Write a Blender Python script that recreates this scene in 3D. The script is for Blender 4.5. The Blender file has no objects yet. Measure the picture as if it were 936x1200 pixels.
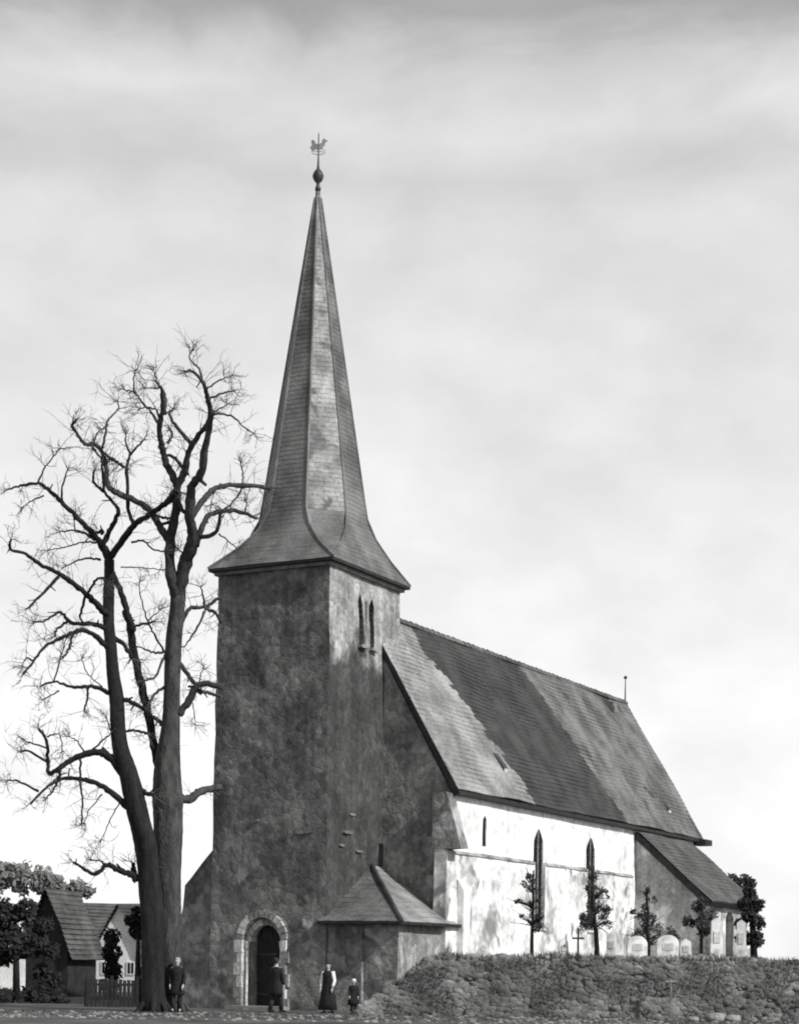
import bpy, bmesh, math, random
from mathutils import Vector, Matrix, noise
random.seed(7)
R = math.radians
scn = bpy.context.scene
col = scn.collection
PI = math.pi

# ------------------------------------------------------------------ camera
F = 2200.0; CX = 440.0; HY = 1130.0; ROLL = R(0.8); EYE = 1.65
cam_d = bpy.data.cameras.new("camera"); cam = bpy.data.objects.new("camera", cam_d); col.objects.link(cam)
cam_d.sensor_fit = 'HORIZONTAL'; cam_d.sensor_width = 36.0; cam_d.lens = F / 936.0 * 36.0
dxc, dyc = 468.0 - CX, 600.0 - HY                      # image centre seen from the horizon point
cr, sr = math.cos(ROLL), math.sin(ROLL)
cam_d.shift_x = dxc / 936.0; cam_d.shift_y = -dyc / 936.0
cam_d.clip_start = 0.5; cam_d.clip_end = 6000
cam.location = (0, 0, EYE)
cam.rotation_euler = (Matrix.Rotation(R(90), 4, 'X') @ Matrix.Rotation(ROLL, 4, 'Z')).to_euler()
scn.camera = cam

# ------------------------------------------------------------------ sun, sky, exposure
UD = Vector((0.4726, 0.8813, 0)); VD = Vector((0.8813, -0.4726, 0))   # nave axis (east) and south
az = R(8); el = R(37)
sh = VD * math.cos(az) - UD * math.sin(az)
SUN = Vector((sh.x * math.cos(el), sh.y * math.cos(el), math.sin(el)))
ld = bpy.data.lights.new("sun", 'SUN'); ld.energy = 4.2; ld.angle = R(0.5); ld.color = (1.0, 1.0, 0.995)
lo = bpy.data.objects.new("sun", ld); col.objects.link(lo)
lo.rotation_euler = SUN.to_track_quat('Z', 'Y').to_euler(); lo.location = (30, -20, 60)

w = bpy.data.worlds.new("World"); scn.world = w; w.use_nodes = True
nt = w.node_tree; nt.nodes.clear(); N = nt.nodes.new; L = nt.links.new
out = N('ShaderNodeOutputWorld'); mix = N('ShaderNodeMixShader'); mix.inputs[0].default_value = 0.8
sky = N('ShaderNodeTexSky'); sky.sky_type = 'NISHITA'; sky.sun_disc = False
sky.sun_elevation = el; sky.sun_rotation = math.atan2(SUN.x, SUN.y)
bw = N('ShaderNodeRGBToBW'); L(sky.outputs[0], bw.inputs[0])
b1 = N('ShaderNodeBackground'); b1.inputs[1].default_value = 0.1; L(bw.outputs[0], b1.inputs[0])
tc = N('ShaderNodeTexCoord'); sep = N('ShaderNodeSeparateXYZ'); L(tc.outputs['Generated'], sep.inputs[0])
mp = N('ShaderNodeMapping'); mp.inputs['Scale'].default_value = (2.6, 2.6, 6.0); L(tc.outputs['Generated'], mp.inputs[0])
nz = N('ShaderNodeTexNoise'); nz.inputs['Scale'].default_value = 2.0; nz.inputs['Detail'].default_value = 9
nz.inputs['Roughness'].default_value = 0.6; nz.inputs['Distortion'].default_value = 0.6; L(mp.outputs[0], nz.inputs[0])
ad = N('ShaderNodeMath'); ad.operation = 'MULTIPLY_ADD'; ad.inputs[1].default_value = 0.07; L(nz.outputs[0], ad.inputs[0])
sb = N('ShaderNodeMath'); sb.operation = 'SUBTRACT'; sb.inputs[1].default_value = 0.035; L(sep.outputs[2], sb.inputs[0])
L(sb.outputs[0], ad.inputs[2])
rp = N('ShaderNodeValToRGB'); L(ad.outputs[0], rp.inputs[0])
def stops(cr_, pts):
    while len(cr_.elements) > 2: cr_.elements.remove(cr_.elements[-1])
    for i, (p, v) in enumerate(pts):
        e = cr_.elements[i] if i < 2 else cr_.elements.new(p)
        e.position = p; e.color = (v, v, v, 1)
stops(rp.color_ramp, [(0.0, .97), (0.13, .96), (0.22, .87), (0.30, .79), (0.37, .74), (0.395, .65), (0.415, .75), (0.436, .62), (0.452, .40), (1.0, .32)])
nz2 = N('ShaderNodeTexNoise'); nz2.inputs['Scale'].default_value = 5.0; nz2.inputs['Detail'].default_value = 10
mp2 = N('ShaderNodeMapping'); mp2.inputs['Scale'].default_value = (3.0, 3.0, 5.0); L(tc.outputs['Generated'], mp2.inputs[0]); L(mp2.outputs[0], nz2.inputs[0])
mr = N('ShaderNodeMapRange'); mr.inputs[1].default_value = .3; mr.inputs[2].default_value = .7; mr.inputs[3].default_value = 1.07; mr.inputs[4].default_value = 1.27
L(nz2.outputs[0], mr.inputs[0])
b2 = N('ShaderNodeBackground'); L(rp.outputs[0], b2.inputs[0]); L(mr.outputs[0], b2.inputs[1])
L(b1.outputs[0], mix.inputs[1]); L(b2.outputs[0], mix.inputs[2]); L(mix.outputs[0], out.inputs[0])

scn.cycles.pixel_filter_type = 'BLACKMAN_HARRIS'; scn.cycles.filter_width = 2.0
scn.view_settings.view_transform = 'Standard'; scn.view_settings.look = 'None'
scn.view_settings.exposure = 0.0; scn.view_settings.gamma = 1.0

# ------------------------------------------------------------------ helpers
def at(px, py, Y):
    "a point of the photograph (936 x 1200 pixels) at distance Y"
    dx, dy = px - CX, py - HY
    a = dx * cr + dy * sr; b = dy * cr - dx * sr
    return Vector((a / F * Y, Y, EYE - b / F * Y))

def tag(o, label=None, cat=None, group=None, kind=None):
    if label: o['label'] = label
    if cat: o['category'] = cat
    if group: o['group'] = group
    if kind: o['kind'] = kind
    return o

def empty(name, loc=(0, 0, 0), rz=0):
    o = bpy.data.objects.new(name, None); col.objects.link(o); o.location = loc; o.rotation_euler = (0, 0, rz)
    o.empty_display_size = .2
    return o

def nd(t, ty, **k):
    n = t.nodes.new(ty)
    for a, b in k.items(): setattr(n, a, b)
    return n

def mat(name, lo_, hi_, scale=1.0, rough=.85, bump=.2, bscale=12., stretch=(1, 1, 1), stone=0, mortar=.5, spots=None, stripes=None, contrast=(.38, .62), spec=.3, zfade=None, streak=0):
    "neutral grey material: cloudy blend lo..hi, optional cells (stone), pale/dark spots and stripes"
    m = bpy.data.materials.new(name); m.use_nodes = True; t = m.node_tree; bs = t.nodes['Principled BSDF']
    bs.inputs['Roughness'].default_value = rough; bs.inputs['Specular IOR Level'].default_value = spec
    tc = nd(t, 'ShaderNodeTexCoord'); mp = nd(t, 'ShaderNodeMapping'); mp.inputs['Scale'].default_value = stretch
    t.links.new(tc.outputs['Object'], mp.inputs[0])
    n1 = nd(t, 'ShaderNodeTexNoise'); n1.inputs['Scale'].default_value = scale; n1.inputs['Detail'].default_value = 9; n1.inputs['Roughness'].default_value = .62
    t.links.new(mp.outputs[0], n1.inputs[0])
    r = nd(t, 'ShaderNodeValToRGB'); t.links.new(n1.outputs[0], r.inputs[0])
    r.color_ramp.elements[0].position = contrast[0]; r.color_ramp.elements[1].position = contrast[1]
    r.color_ramp.elements[0].color = (lo_, lo_, lo_ * .98, 1); r.color_ramp.elements[1].color = (hi_, hi_, hi_ * .985, 1)
    c = r.outputs[0]
    nb = nd(t, 'ShaderNodeTexNoise'); nb.inputs['Scale'].default_value = bscale; nb.inputs['Detail'].default_value = 8; t.links.new(mp.outputs[0], nb.inputs[0])
    h = nb.outputs[0]
    def mul(c, fac_out, lo2, hi2, f0, f1):
        q = nd(t, 'ShaderNodeMapRange'); q.inputs[1].default_value = f0; q.inputs[2].default_value = f1; q.inputs[3].default_value = lo2; q.inputs[4].default_value = hi2
        t.links.new(fac_out, q.inputs[0])
        mx = nd(t, 'ShaderNodeMix', data_type='RGBA', blend_type='MULTIPLY'); mx.inputs[0].default_value = 1
        t.links.new(c, mx.inputs[6]); t.links.new(q.outputs[0], mx.inputs[7])
        return mx.outputs[2]
    c = mul(c, nb.outputs[0], .75, 1.25, .3, .7)
    if stone:
        v = nd(t, 'ShaderNodeTexVoronoi'); v.inputs['Scale'].default_value = stone; v.feature = 'DISTANCE_TO_EDGE'
        vc = nd(t, 'ShaderNodeTexVoronoi'); vc.inputs['Scale'].default_value = stone
        dn = nd(t, 'ShaderNodeTexNoise'); dn.inputs['Scale'].default_value = 3; t.links.new(mp.outputs[0], dn.inputs[0])
        va = nd(t, 'ShaderNodeVectorMath', operation='MULTIPLY_ADD'); va.inputs[1].default_value = (.25, .25, .25)
        t.links.new(dn.outputs[1], va.inputs[0]); t.links.new(mp.outputs[0], va.inputs[2])
        t.links.new(va.outputs[0], v.inputs[0]); t.links.new(va.outputs[0], vc.inputs[0])
        c = mul(c, vc.outputs[1], .72, 1.28, .1, .9)
        c = mul(c, v.outputs[0], mortar, 1.0, .0, .08)
        a = nd(t, 'ShaderNodeMath', operation='MULTIPLY_ADD'); a.inputs[1].default_value = 1.5; a.use_clamp = False
        mn = nd(t, 'ShaderNodeMath', operation='MINIMUM'); mn.inputs[1].default_value = .12; t.links.new(v.outputs[0], mn.inputs[0])
        t.links.new(mn.outputs[0], a.inputs[0]); a.inputs[1].default_value = 2.5; t.links.new(h, a.inputs[2]); h = a.outputs[0]
    if spots:
        val, sc, th = spots
        n3 = nd(t, 'ShaderNodeTexNoise'); n3.inputs['Scale'].default_value = sc; n3.inputs['Detail'].default_value = 6; n3.inputs['Distortion'].default_value = .4
        o3 = nd(t, 'ShaderNodeVectorMath', operation='ADD'); o3.inputs[1].default_value = (17.3, 5.1, 9.7); t.links.new(mp.outputs[0], o3.inputs[0]); t.links.new(o3.outputs[0], n3.inputs[0])
        q = nd(t, 'ShaderNodeMapRange'); q.inputs[1].default_value = th; q.inputs[2].default_value = th + .07; t.links.new(n3.outputs[0], q.inputs[0])
        mx = nd(t, 'ShaderNodeMix', data_type='RGBA'); t.links.new(q.outputs[0], mx.inputs[0]); t.links.new(c, mx.inputs[6]); mx.inputs[7].default_value = (val, val, val, 1); c = mx.outputs[2]
    if streak:
        ms = nd(t, 'ShaderNodeMapping'); ms.inputs['Scale'].default_value = (1, 1, .07); t.links.new(tc.outputs['Object'], ms.inputs[0])
        ns = nd(t, 'ShaderNodeTexNoise'); ns.inputs['Scale'].default_value = 3.2; ns.inputs['Detail'].default_value = 6; t.links.new(ms.outputs[0], ns.inputs[0])
        c = mul(c, ns.outputs[0], 1 - streak, 1 + streak, .38, .62)
    if stripes:      # (axis, frequency per metre, darkest)
        ax, fr, dk = stripes
        se = nd(t, 'ShaderNodeSeparateXYZ'); t.links.new(tc.outputs['Object'], se.inputs[0])
        m1 = nd(t, 'ShaderNodeMath', operation='MULTIPLY'); m1.inputs[1].default_value = fr; t.links.new(se.outputs[ax], m1.inputs[0])
        m2 = nd(t, 'ShaderNodeMath', operation='FRACT'); t.links.new(m1.outputs[0], m2.inputs[0])
        c = mul(c, m2.outputs[0], dk, 1.0, .0, .25)
    if zfade:        # tone scaled below a ragged upper edge: (z, height, factor below)
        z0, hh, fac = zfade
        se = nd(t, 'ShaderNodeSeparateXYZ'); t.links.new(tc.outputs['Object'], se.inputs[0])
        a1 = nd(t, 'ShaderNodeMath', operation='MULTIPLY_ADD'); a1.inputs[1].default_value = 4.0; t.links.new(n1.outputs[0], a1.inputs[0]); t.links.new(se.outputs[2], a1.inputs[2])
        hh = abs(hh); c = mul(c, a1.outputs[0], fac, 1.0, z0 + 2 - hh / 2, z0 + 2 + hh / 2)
    t.links.new(c, bs.inputs['Base Color'])
    bp = nd(t, 'ShaderNodeBump'); bp.inputs['Strength'].default_value = bump; bp.inputs['Distance'].default_value = .06
    t.links.new(h, bp.inputs['Height']); t.links.new(bp.outputs[0], bs.inputs['Normal'])
    return m

class MB:
    def __init__(s): s.v = []; s.f = []; s.mi = []
    def add(s, vs, fs, mi=0):
        b = len(s.v); s.v += [tuple(p) for p in vs]; s.f += [tuple(b + i for i in f) for f in fs]; s.mi += [mi] * len(fs)
    def box(s, a, b, mi=0):
        (x0, y0, z0), (x1, y1, z1) = a, b
        x0, x1 = min(x0, x1), max(x0, x1); y0, y1 = min(y0, y1), max(y0, y1); z0, z1 = min(z0, z1), max(z0, z1)
        s.add([(x0, y0, z0), (x1, y0, z0), (x1, y1, z0), (x0, y1, z0), (x0, y0, z1), (x1, y0, z1), (x1, y1, z1), (x0, y1, z1)],
              [(0, 3, 2, 1), (4, 5, 6, 7), (0, 1, 5, 4), (1, 2, 6, 5), (2, 3, 7, 6), (3, 0, 4, 7)], mi)
    def prism(s, poly, dirv, mi=0):
        "extrude polygon (3d points) by vector"
        n = len(poly); d = Vector(dirv); P = [Vector(p) for p in poly]
        s.add(P + [p + d for p in P], [tuple(range(n))[::-1], tuple(range(n, 2 * n))] + [(i, (i + 1) % n, n + (i + 1) % n, n + i) for i in range(n)], mi)
    def slab(s, a, b, c, d, th, mi=0):
        "quad a b c d thickened downwards along its normal"
        a, b, c, d = map(Vector, (a, b, c, d)); n = (b - a).cross(d - a).normalized() * th
        s.prism([a, b, c, d], -n, mi)
    def tube(s, pts, rad, n=6, cap=True):
        pts = [Vector(p) for p in pts]; rings = []; up = None
        for i, p in enumerate(pts):
            t = (pts[min(i + 1, len(pts) - 1)] - pts[max(i - 1, 0)])
            if t.length < 1e-9: t = Vector((0, 0, 1))
            t.normalize()
            if up is None: up = Vector((0, 1, 0)) if abs(t.y) < .9 else Vector((1, 0, 0))
            sd = t.cross(up).normalized(); up = sd.cross(t).normalized()
            r = rad[i] if isinstance(rad, (list, tuple)) else rad
            rings.append([p + (sd * math.cos(2 * PI * k / n) + up * math.sin(2 * PI * k / n)) * r for k in range(n)])
        vs = [q for r in rings for q in r]; fs = []
        for i in range(len(rings) - 1):
            for k in range(n): fs.append((i * n + k, i * n + (k + 1) % n, (i + 1) * n + (k + 1) % n, (i + 1) * n + k))
        if cap: fs += [tuple(range(n))[::-1], tuple(range(len(vs) - n, len(vs)))]
        s.add(vs, fs)
    def lathe(s, prof, c=(0, 0, 0), n=12, sx=1, sy=1):
        vs = []; fs = []
        for r, z in prof:
            for k in range(n): vs.append((c[0] + r * sx * math.cos(2 * PI * k / n), c[1] + r * sy * math.sin(2 * PI * k / n), c[2] + z))
        for i in range(len(prof) - 1):
            for k in range(n): fs.append((i * n + k, i * n + (k + 1) % n, (i + 1) * n + (k + 1) % n, (i + 1) * n + k))
        fs += [tuple(range(n))[::-1], tuple(range(len(vs) - n, len(vs)))]
        s.add(vs, fs)
    def build(s, name, m, parent=None, smooth=False, label=None):
        me = bpy.data.meshes.new(name); me.from_pydata(s.v, [], s.f)
        for mm in (m if isinstance(m, (list, tuple)) else [m]): me.materials.append(mm)
        if any(s.mi): me.polygons.foreach_set('material_index', s.mi)
        bm = bmesh.new(); bm.from_mesh(me); bmesh.ops.recalc_face_normals(bm, faces=bm.faces); bm.to_mesh(me); bm.free()
        if smooth: me.polygons.foreach_set('use_smooth', [True] * len(me.polygons))
        o = bpy.data.objects.new(name, me); col.objects.link(o)
        if parent: o.parent = parent
        if label: o['label'] = label
        return o

def rough_up(o, cut, amp, sc, seed=0, drop=True):
    "subdivide a closed mesh to about `cut` metres and push its vertices unevenly, position by position"
    me = o.data; bm = bmesh.new(); bm.from_mesh(me)
    bmesh.ops.remove_doubles(bm, verts=bm.verts, dist=1e-5)
    bmesh.ops.triangulate(bm, faces=bm.faces)
    for _ in range(12):
        es = [e for e in bm.edges if e.calc_length() > cut * 1.4]
        if not es: break
        bmesh.ops.subdivide_edges(bm, edges=es, cuts=1)
        bmesh.ops.triangulate(bm, faces=[f for f in bm.faces if len(f.verts) > 3])
        if len(bm.verts) > 60000: break
    for v in bm.verts:
        p = v.co * sc + Vector((seed, seed * .7, 0))
        v.co += noise.noise_vector(p) * amp + noise.noise_vector(p * 3.1) * amp * .35
    bm.to_mesh(me); bm.free()

def carve(o, cutters):
    "cut niches into a wall for good, then drop the cutters"
    for pts, d in cutters:
        mb = MB(); mb.prism(pts, d); c = mb.build('cutter', [], None); c.parent = o.parent
        md = o.modifiers.new('b', 'BOOLEAN'); md.object = c; md.operation = 'DIFFERENCE'; md.solver = 'EXACT'
        bpy.context.view_layer.update(); dg = bpy.context.evaluated_depsgraph_get()
        me = bpy.data.meshes.new_from_object(o.evaluated_get(dg)); o.modifiers.clear(); o.data = me
        bpy.data.objects.remove(c)

def arch_pts(half, z0, zs, zt, n=10, pointed=False):
    "outline (a, z) of an arched opening"
    pts = [(-half, z0), (half, z0), (half, zs)]
    for i in range(1, n):
        t = i / n
        if pointed:
            a = half * (1 - 2 * t); zz = zs + (zt - zs) * (1 - abs(1 - 2 * t) ** 1.6)
        else:
            a = half * math.cos(PI * t); zz = zs + (zt - zs) * math.sin(PI * t)
        pts.append((a, zz))
    pts.append((-half, zs))
    return pts

# ------------------------------------------------------------------ materials
M = {}
M['stone'] = mat('tower_fieldstone', .065, .20, .5, bump=.4, bscale=5, stone=3.4, mortar=.85, streak=.14, spots=(.25, .8, .61), contrast=(.36, .64), zfade=(3.9, -2.0, 1.6))
M['towerS'] = mat('tower_rendered_stone', .10, .22, .5, bump=.5, bscale=6, stone=2.2, mortar=.8)
M['plaster'] = mat('upper_lime_render', .2, .38, .7, bump=.4, bscale=7, stone=3.4, mortar=.87, streak=.15, zfade=(12.75, 1.0, .2))  # tower south face: tone drops strongly below a ragged edge
M['gable'] = mat('gable_stone', .11, .34, .5, bump=.4, bscale=6, stone=3.4, mortar=.85, streak=.12, spots=(.42, .6, .59), contrast=(.36, .64))
M['lime'] = mat('limewash', .66, .86, .7, bump=.12, bscale=3, streak=.07)
M['lime_old'] = mat('worn_limewash', .33, .8, .8, bump=.25, bscale=3.5, streak=.12, spots=(.22, .9, .565), contrast=(.36, .56))
M['annex'] = mat('annex_render', .2, .46, .6, bump=.25, bscale=7, streak=.15, spots=(.7, .7, .57))
M['slate'] = mat('spire_shingle', .075, .18, .7, rough=.6, bump=.3, bscale=14, spots=(.2, .8, .62), spec=.4)
M['slate_pale'] = mat('spire_shingle_pale', .17, .42, 1.0, rough=.7, bump=.3, bscale=9, spots=(.12, 1.3, .57))  # southwest spire face only: paler, patchier colour than the other faces
M['tile_l'] = mat('roof_tile_weathered', .15, .32, .7, bump=.3, bscale=12, spots=(.09, .8, .64))
M['tile_d'] = mat('roof_tile_new_dark', .03, .058, .9, bump=.3, bscale=12)
M['tile_m'] = mat('roof_tile_old', .08, .18, .7, bump=.3, bscale=12, spots=(.06, .8, .62))
M['tile_a'] = mat('annex_roof_tile', .055, .11, .9, bump=.3, bscale=12)
M['porch_tile'] = mat('porch_roof_tile', .08, .16, 1.2, bump=.3, bscale=12)
M['ledge'] = mat('mossy_ledge', .12, .4, 1.2, bump=.3)
M['vane'] = mat('hazed_vane', .16, .24, 4, rough=.6)  # iron colour lightened to imitate haze around the vane
M['wallstone'] = mat('pale_field_stone', .13, .22, 2, bump=.3)
M['dark'] = mat('tarred_wood', .012, .028, 3, rough=.7, bump=.2, bscale=20)
M['glass'] = mat('leaded_glass', .008, .014, 2, rough=.6, bump=.1, spec=.1)
M['iron'] = mat('wrought_iron', .03, .06, 4, rough=.5, bump=.05)
M['oak'] = mat('old_oak_door', .018, .035, 2, bump=.3, stretch=(6, 6, 1))
M['pale'] = mat('pale_dressed_stone', .42, .62, 2.5, bump=.3, bscale=10)
M['pale2'] = mat('grey_dressed_stone', .18, .3, 2.5, bump=.3, bscale=10)
M['bark_d'] = mat('wet_dark_bark', .008, .02, 2, bump=.8, bscale=9, stretch=(3, 3, .8))
M['bark_g'] = mat('grey_bark', .03, .075, 2, bump=.9, bscale=9, stretch=(3, 3, .8))
M['leaf'] = mat('dark_foliage', .018, .05, 3, bump=.1)
M['leaf_g'] = mat('grey_far_foliage', .12, .22, .5, bump=.1)
M['ground'] = mat('trodden_ground', .045, .12, .35, bump=.5, bscale=5, spots=(.07, .5, .6))
M['turf'] = mat('churchyard_turf', .05, .11, .6, bump=.6, bscale=8)
M['weed'] = mat('weeds', .04, .15, .6, bump=.1, contrast=(.4, .68))
M['leaf_b'] = mat('black_yew', .010, .028, 3, bump=.1)
M['field'] = mat('dyke_fieldstone', .06, .16, 1.0, bump=.6, bscale=6, spots=(.22, 1.2, .63))
M['skin'] = mat('skin', .42, .5, 6, rough=.6, bump=.02)
M['cloth'] = mat('dark_cloth', .010, .02, 6, bump=.1, bscale=40)
M['cloth2'] = mat('charcoal_cloth', .018, .03, 6, bump=.1, bscale=40)
M['white'] = mat('white_linen', .7, .8, 6, bump=.1, bscale=30)
M['hair'] = mat('grey_hair', .25, .4, 8, bump=.2, bscale=60)
M['hair_d'] = mat('dark_hair', .02, .04, 8, bump=.2, bscale=60)
M['house_w'] = mat('house_limewash', .62, .8, .6, bump=.1)
M['house_roof'] = mat('house_roof_tile', .05, .12, 1.0, bump=.3, stripes=(2, 4, .6))
M['house_dark'] = mat('tarred_boards', .012, .03, 2, bump=.2, stripes=(0, 5, .5))

# ------------------------------------------------------------------ ground
def sheet(name, pts, m, sub=0, amp=0, sc=.2):
    bm = bmesh.new(); vs = [bm.verts.new(p) for p in pts]; bm.faces.new(vs)
    if sub: bmesh.ops.subdivide_edges(bm, edges=bm.edges, cuts=sub, use_grid_fill=True)
    for v in bm.verts: v.co.z += noise.noise(v.co * sc) * amp
    me = bpy.data.meshes.new(name); bm.to_mesh(me); bm.free(); me.materials.append(m)
    o = bpy.data.objects.new(name, me); col.objects.link(o); o['kind'] = 'structure'; return o
sheet('ground', [(-2500, -300, 0), (2500, -300, 0), (2500, 4000, 0), (-2500, 4000, 0)], M['ground'])
TZ = 1.82
W0 = at(486, 1187, 60.6); 
# raised churchyard behind the dyke
mb = MB()
def CH(u, v, z): p = Vector((-1.745, 64, 0)) + UD * u + VD * v; return Vector((p.x, p.y, z))
tp = [Vector((1.9, 60.9, 0)), Vector((60, 59.4, 0)), Vector((60, 130, 0)), CH(33, 2.0, 0), CH(4.3, 2.0, 0), CH(2.2, 2.75, 0)]
mb.prism([(p.x, p.y, 0.0) for p in tp], (0, 0, TZ))
tag(mb.build('churchyard_ground', M['turf']), kind='structure')

# ------------------------------------------------------------------ church
ORI = Vector((-1.745, 64, 0)); RZ = math.atan2(UD.y, UD.x)
ch = empty('church', ORI, RZ)
tag(ch, 'old stone village church with tall shingled spire and whitewashed nave', 'church')
def P(u, v, z): return Vector((u, -v, z))
def part(mb, name, m, smooth=False, label=None, parent=None): return mb.build(name, m, parent or ch, smooth, label)

TU, TV, TE = 5.2, -4.5, 15.5        # tower depth (u), width (v), eaves
# tower shaft, slightly battered
mb = MB(); b = .10
mb.add([P(-b, b, 0), P(TU + b, b, 0), P(TU + b, TV - b, 0), P(-b, TV - b, 0), P(0, 0, TE), P(TU, 0, TE), P(TU, TV, TE), P(0, TV, TE)],
       [(0, 3, 2, 1), (4, 5, 6, 7), (0, 1, 5, 4), (1, 2, 6, 5), (2, 3, 7, 6), (3, 0, 4, 7)])
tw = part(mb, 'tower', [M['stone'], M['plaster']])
DV = -2.42                                                    # portal centre on the west face
ap = arch_pts(.60, -.1, 2.35, 3.05)
outer = arch_pts(.80, -.1, 2.45, 3.28)
cut = [([P(-.6, DV + a, z) for a, z in outer], P(.85, 0, 0)), ([P(-.6, DV + a, z) for a, z in ap], P(1.25, 0, 0))]
for u in (2.24, 3.02):
    cut.append(([P(u + a, .5, z) for a, z in arch_pts(.16, 12.85, 14.3, 14.6, pointed=True)], P(0, -.95, 0)))
carve(tw, cut); rough_up(tw, .4, .06, .9)
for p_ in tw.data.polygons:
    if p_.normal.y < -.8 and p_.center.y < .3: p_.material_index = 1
# louvred lights in the belfry
for u in (2.24, 3.02):
    mb = MB(); mb.prism([P(u + a, -.25, z) for a, z in arch_pts(.15, 12.86, 14.3, 14.58, pointed=True)], P(0, -.05, 0))
    wdw = part(mb, 'window', M['dark'])
    for k in range(8):
        z = 12.95 + k * .19
        mb = MB(); mb.slab(P(u - .15, -.02, z), P(u + .15, -.02, z), P(u + .15, -.2, z + .1), P(u - .15, -.2, z + .1), .02); mb.build('louvre', M['dark'], wdw)
mb = MB(); mb.box(P(2.57, .05, 12.84), P(2.69, -.05, 14.45)); part(mb, 'mullion', M['pale2'])
for u in (2.24, 3.02):
    mb = MB(); mb.box(P(u - .24, .2, 12.74), P(u + .24, .0, 12.84)); part(mb, 'window_sill', M['pale2'])

# portal: jamb columns, voussoirs, door
for k in range(13):
    a0 = PI * k / 13; a1 = PI * (k + 1) / 13 - .03
    def arc(r, a, x, zc=2.42): return P(x, DV - r * math.cos(a), zc + r * math.sin(a))
    mb = MB(); x0 = -.19 - .02 * random.random()
    mb.prism([arc(.79, a0, x0), arc(.79, a1, x0), arc(1.02 + .05 * random.random(), a1, x0), arc(1.02, a0, x0)], P(.3, 0, 0))
    part(mb, 'voussoir', M['pale'] if k in (1, 2, 3, 9, 10) else M['pale2'])
for k in range(9):
    a0 = PI * k / 9; a1 = PI * (k + 1) / 9 - .04
    mb = MB(); mb.prism([arc(.60, a0, .10, 2.36), arc(.60, a1, .10, 2.36), arc(.78, a1, .10, 2.40), arc(.78, a0, .10, 2.40)], P(.3, 0, 0))
    part(mb, 'voussoir', M['pale'] if k in (0, 1, 2, 3, 7) else M['pale2'])
for sgn in (-1, 1):
    z = 0
    for k in range(6):
        h = .36 + .1 * random.random()
        if z + h > 2.4 or k == 5: h = 2.42 - z
        mb = MB(); wv = .2 + .12 * ((k + (sgn > 0)) % 2)
        mb.box(P(-.20, DV + sgn * .79, z + .015), P(.1, DV + sgn * (.79 + wv), z + h)); part(mb, 'jamb_stone', M['pale'] if random.random() < .45 else M['pale2'])
        z += h
        if z >= 2.4: break
    mb = MB(); mb.lathe([(.09, 0), (.09, .12), (.065, .18), (.06, 2.1), (.08, 2.16), (.1, 2.32), (.1, 2.38)], (0.02, -(DV + sgn * .70), 0), 10); part(mb, 'jamb_column', M['pale'], True)
mb = MB(); mb.prism([P(.50, DV + a, z) for a, z in arch_pts(.58, 0, 2.35, 3.03)], P(.08, 0, 0)); dr = part(mb, 'door', M['oak'])
mb = MB(); mb.tube([P(.44, DV + .38, 1.0), P(.42, DV + .38, 1.1), P(.44, DV + .38, 1.2)], .02); mb.build('handle', M['iron'], dr)
for z in (.5, 1.9):
    mb = MB(); mb.box(P(.47, DV - .55, z), P(.5, DV + .25, z + .07)); mb.build('hinge', M['iron'], dr)
mb = MB(); mb.box(P(-.75, DV - 1.1, 0), P(-.1, DV + 1.1, .14)); part(mb, 'doorstep', M['pale2'])

# pale stones showing singly in the dark masonry
for (px, py, wv, hh) in [(356, 976, .6, .12), (410, 955, .3, .1), (405, 976, .4, .12), (398, 991, .2, .09), (418, 998, .35, .1), (290, 1046, .35, .14), (300, 962, .3, .12), (268, 1100, .4, .2), (345, 1128, .45, .16)]:
    west = px < 382
    # meet the ray with the wall plane
    d = at(px, py, 60) - Vector((0, 0, EYE)); o = Vector((0, 0, EYE)) - ORI
    n = UD if west else VD
    t = -(o.dot(n)) / d.dot(n); q = o + d * t; u, v, z = q.dot(UD), q.dot(VD), q.z
    mb = MB(); n8 = 9
    if west: poly = [P(-.115, v + wv / 2 * math.cos(2 * PI * k / n8) * random.uniform(.8, 1.1), z + hh / 2 * math.sin(2 * PI * k / n8) * random.uniform(.8, 1.1)) for k in range(n8)]; dd = P(.3, 0, 0)
    else: poly = [P(u + wv / 1.2 * math.cos(2 * PI * k / n8) * random.uniform(.8, 1.1), .125, z + hh / 2 * math.sin(2 * PI * k / n8) * random.uniform(.8, 1.1)) for k in range(n8)]; dd = P(0, -.3, 0)
    mb.prism(poly, dd); part(mb, 'stone', M['wallstone'])

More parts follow.
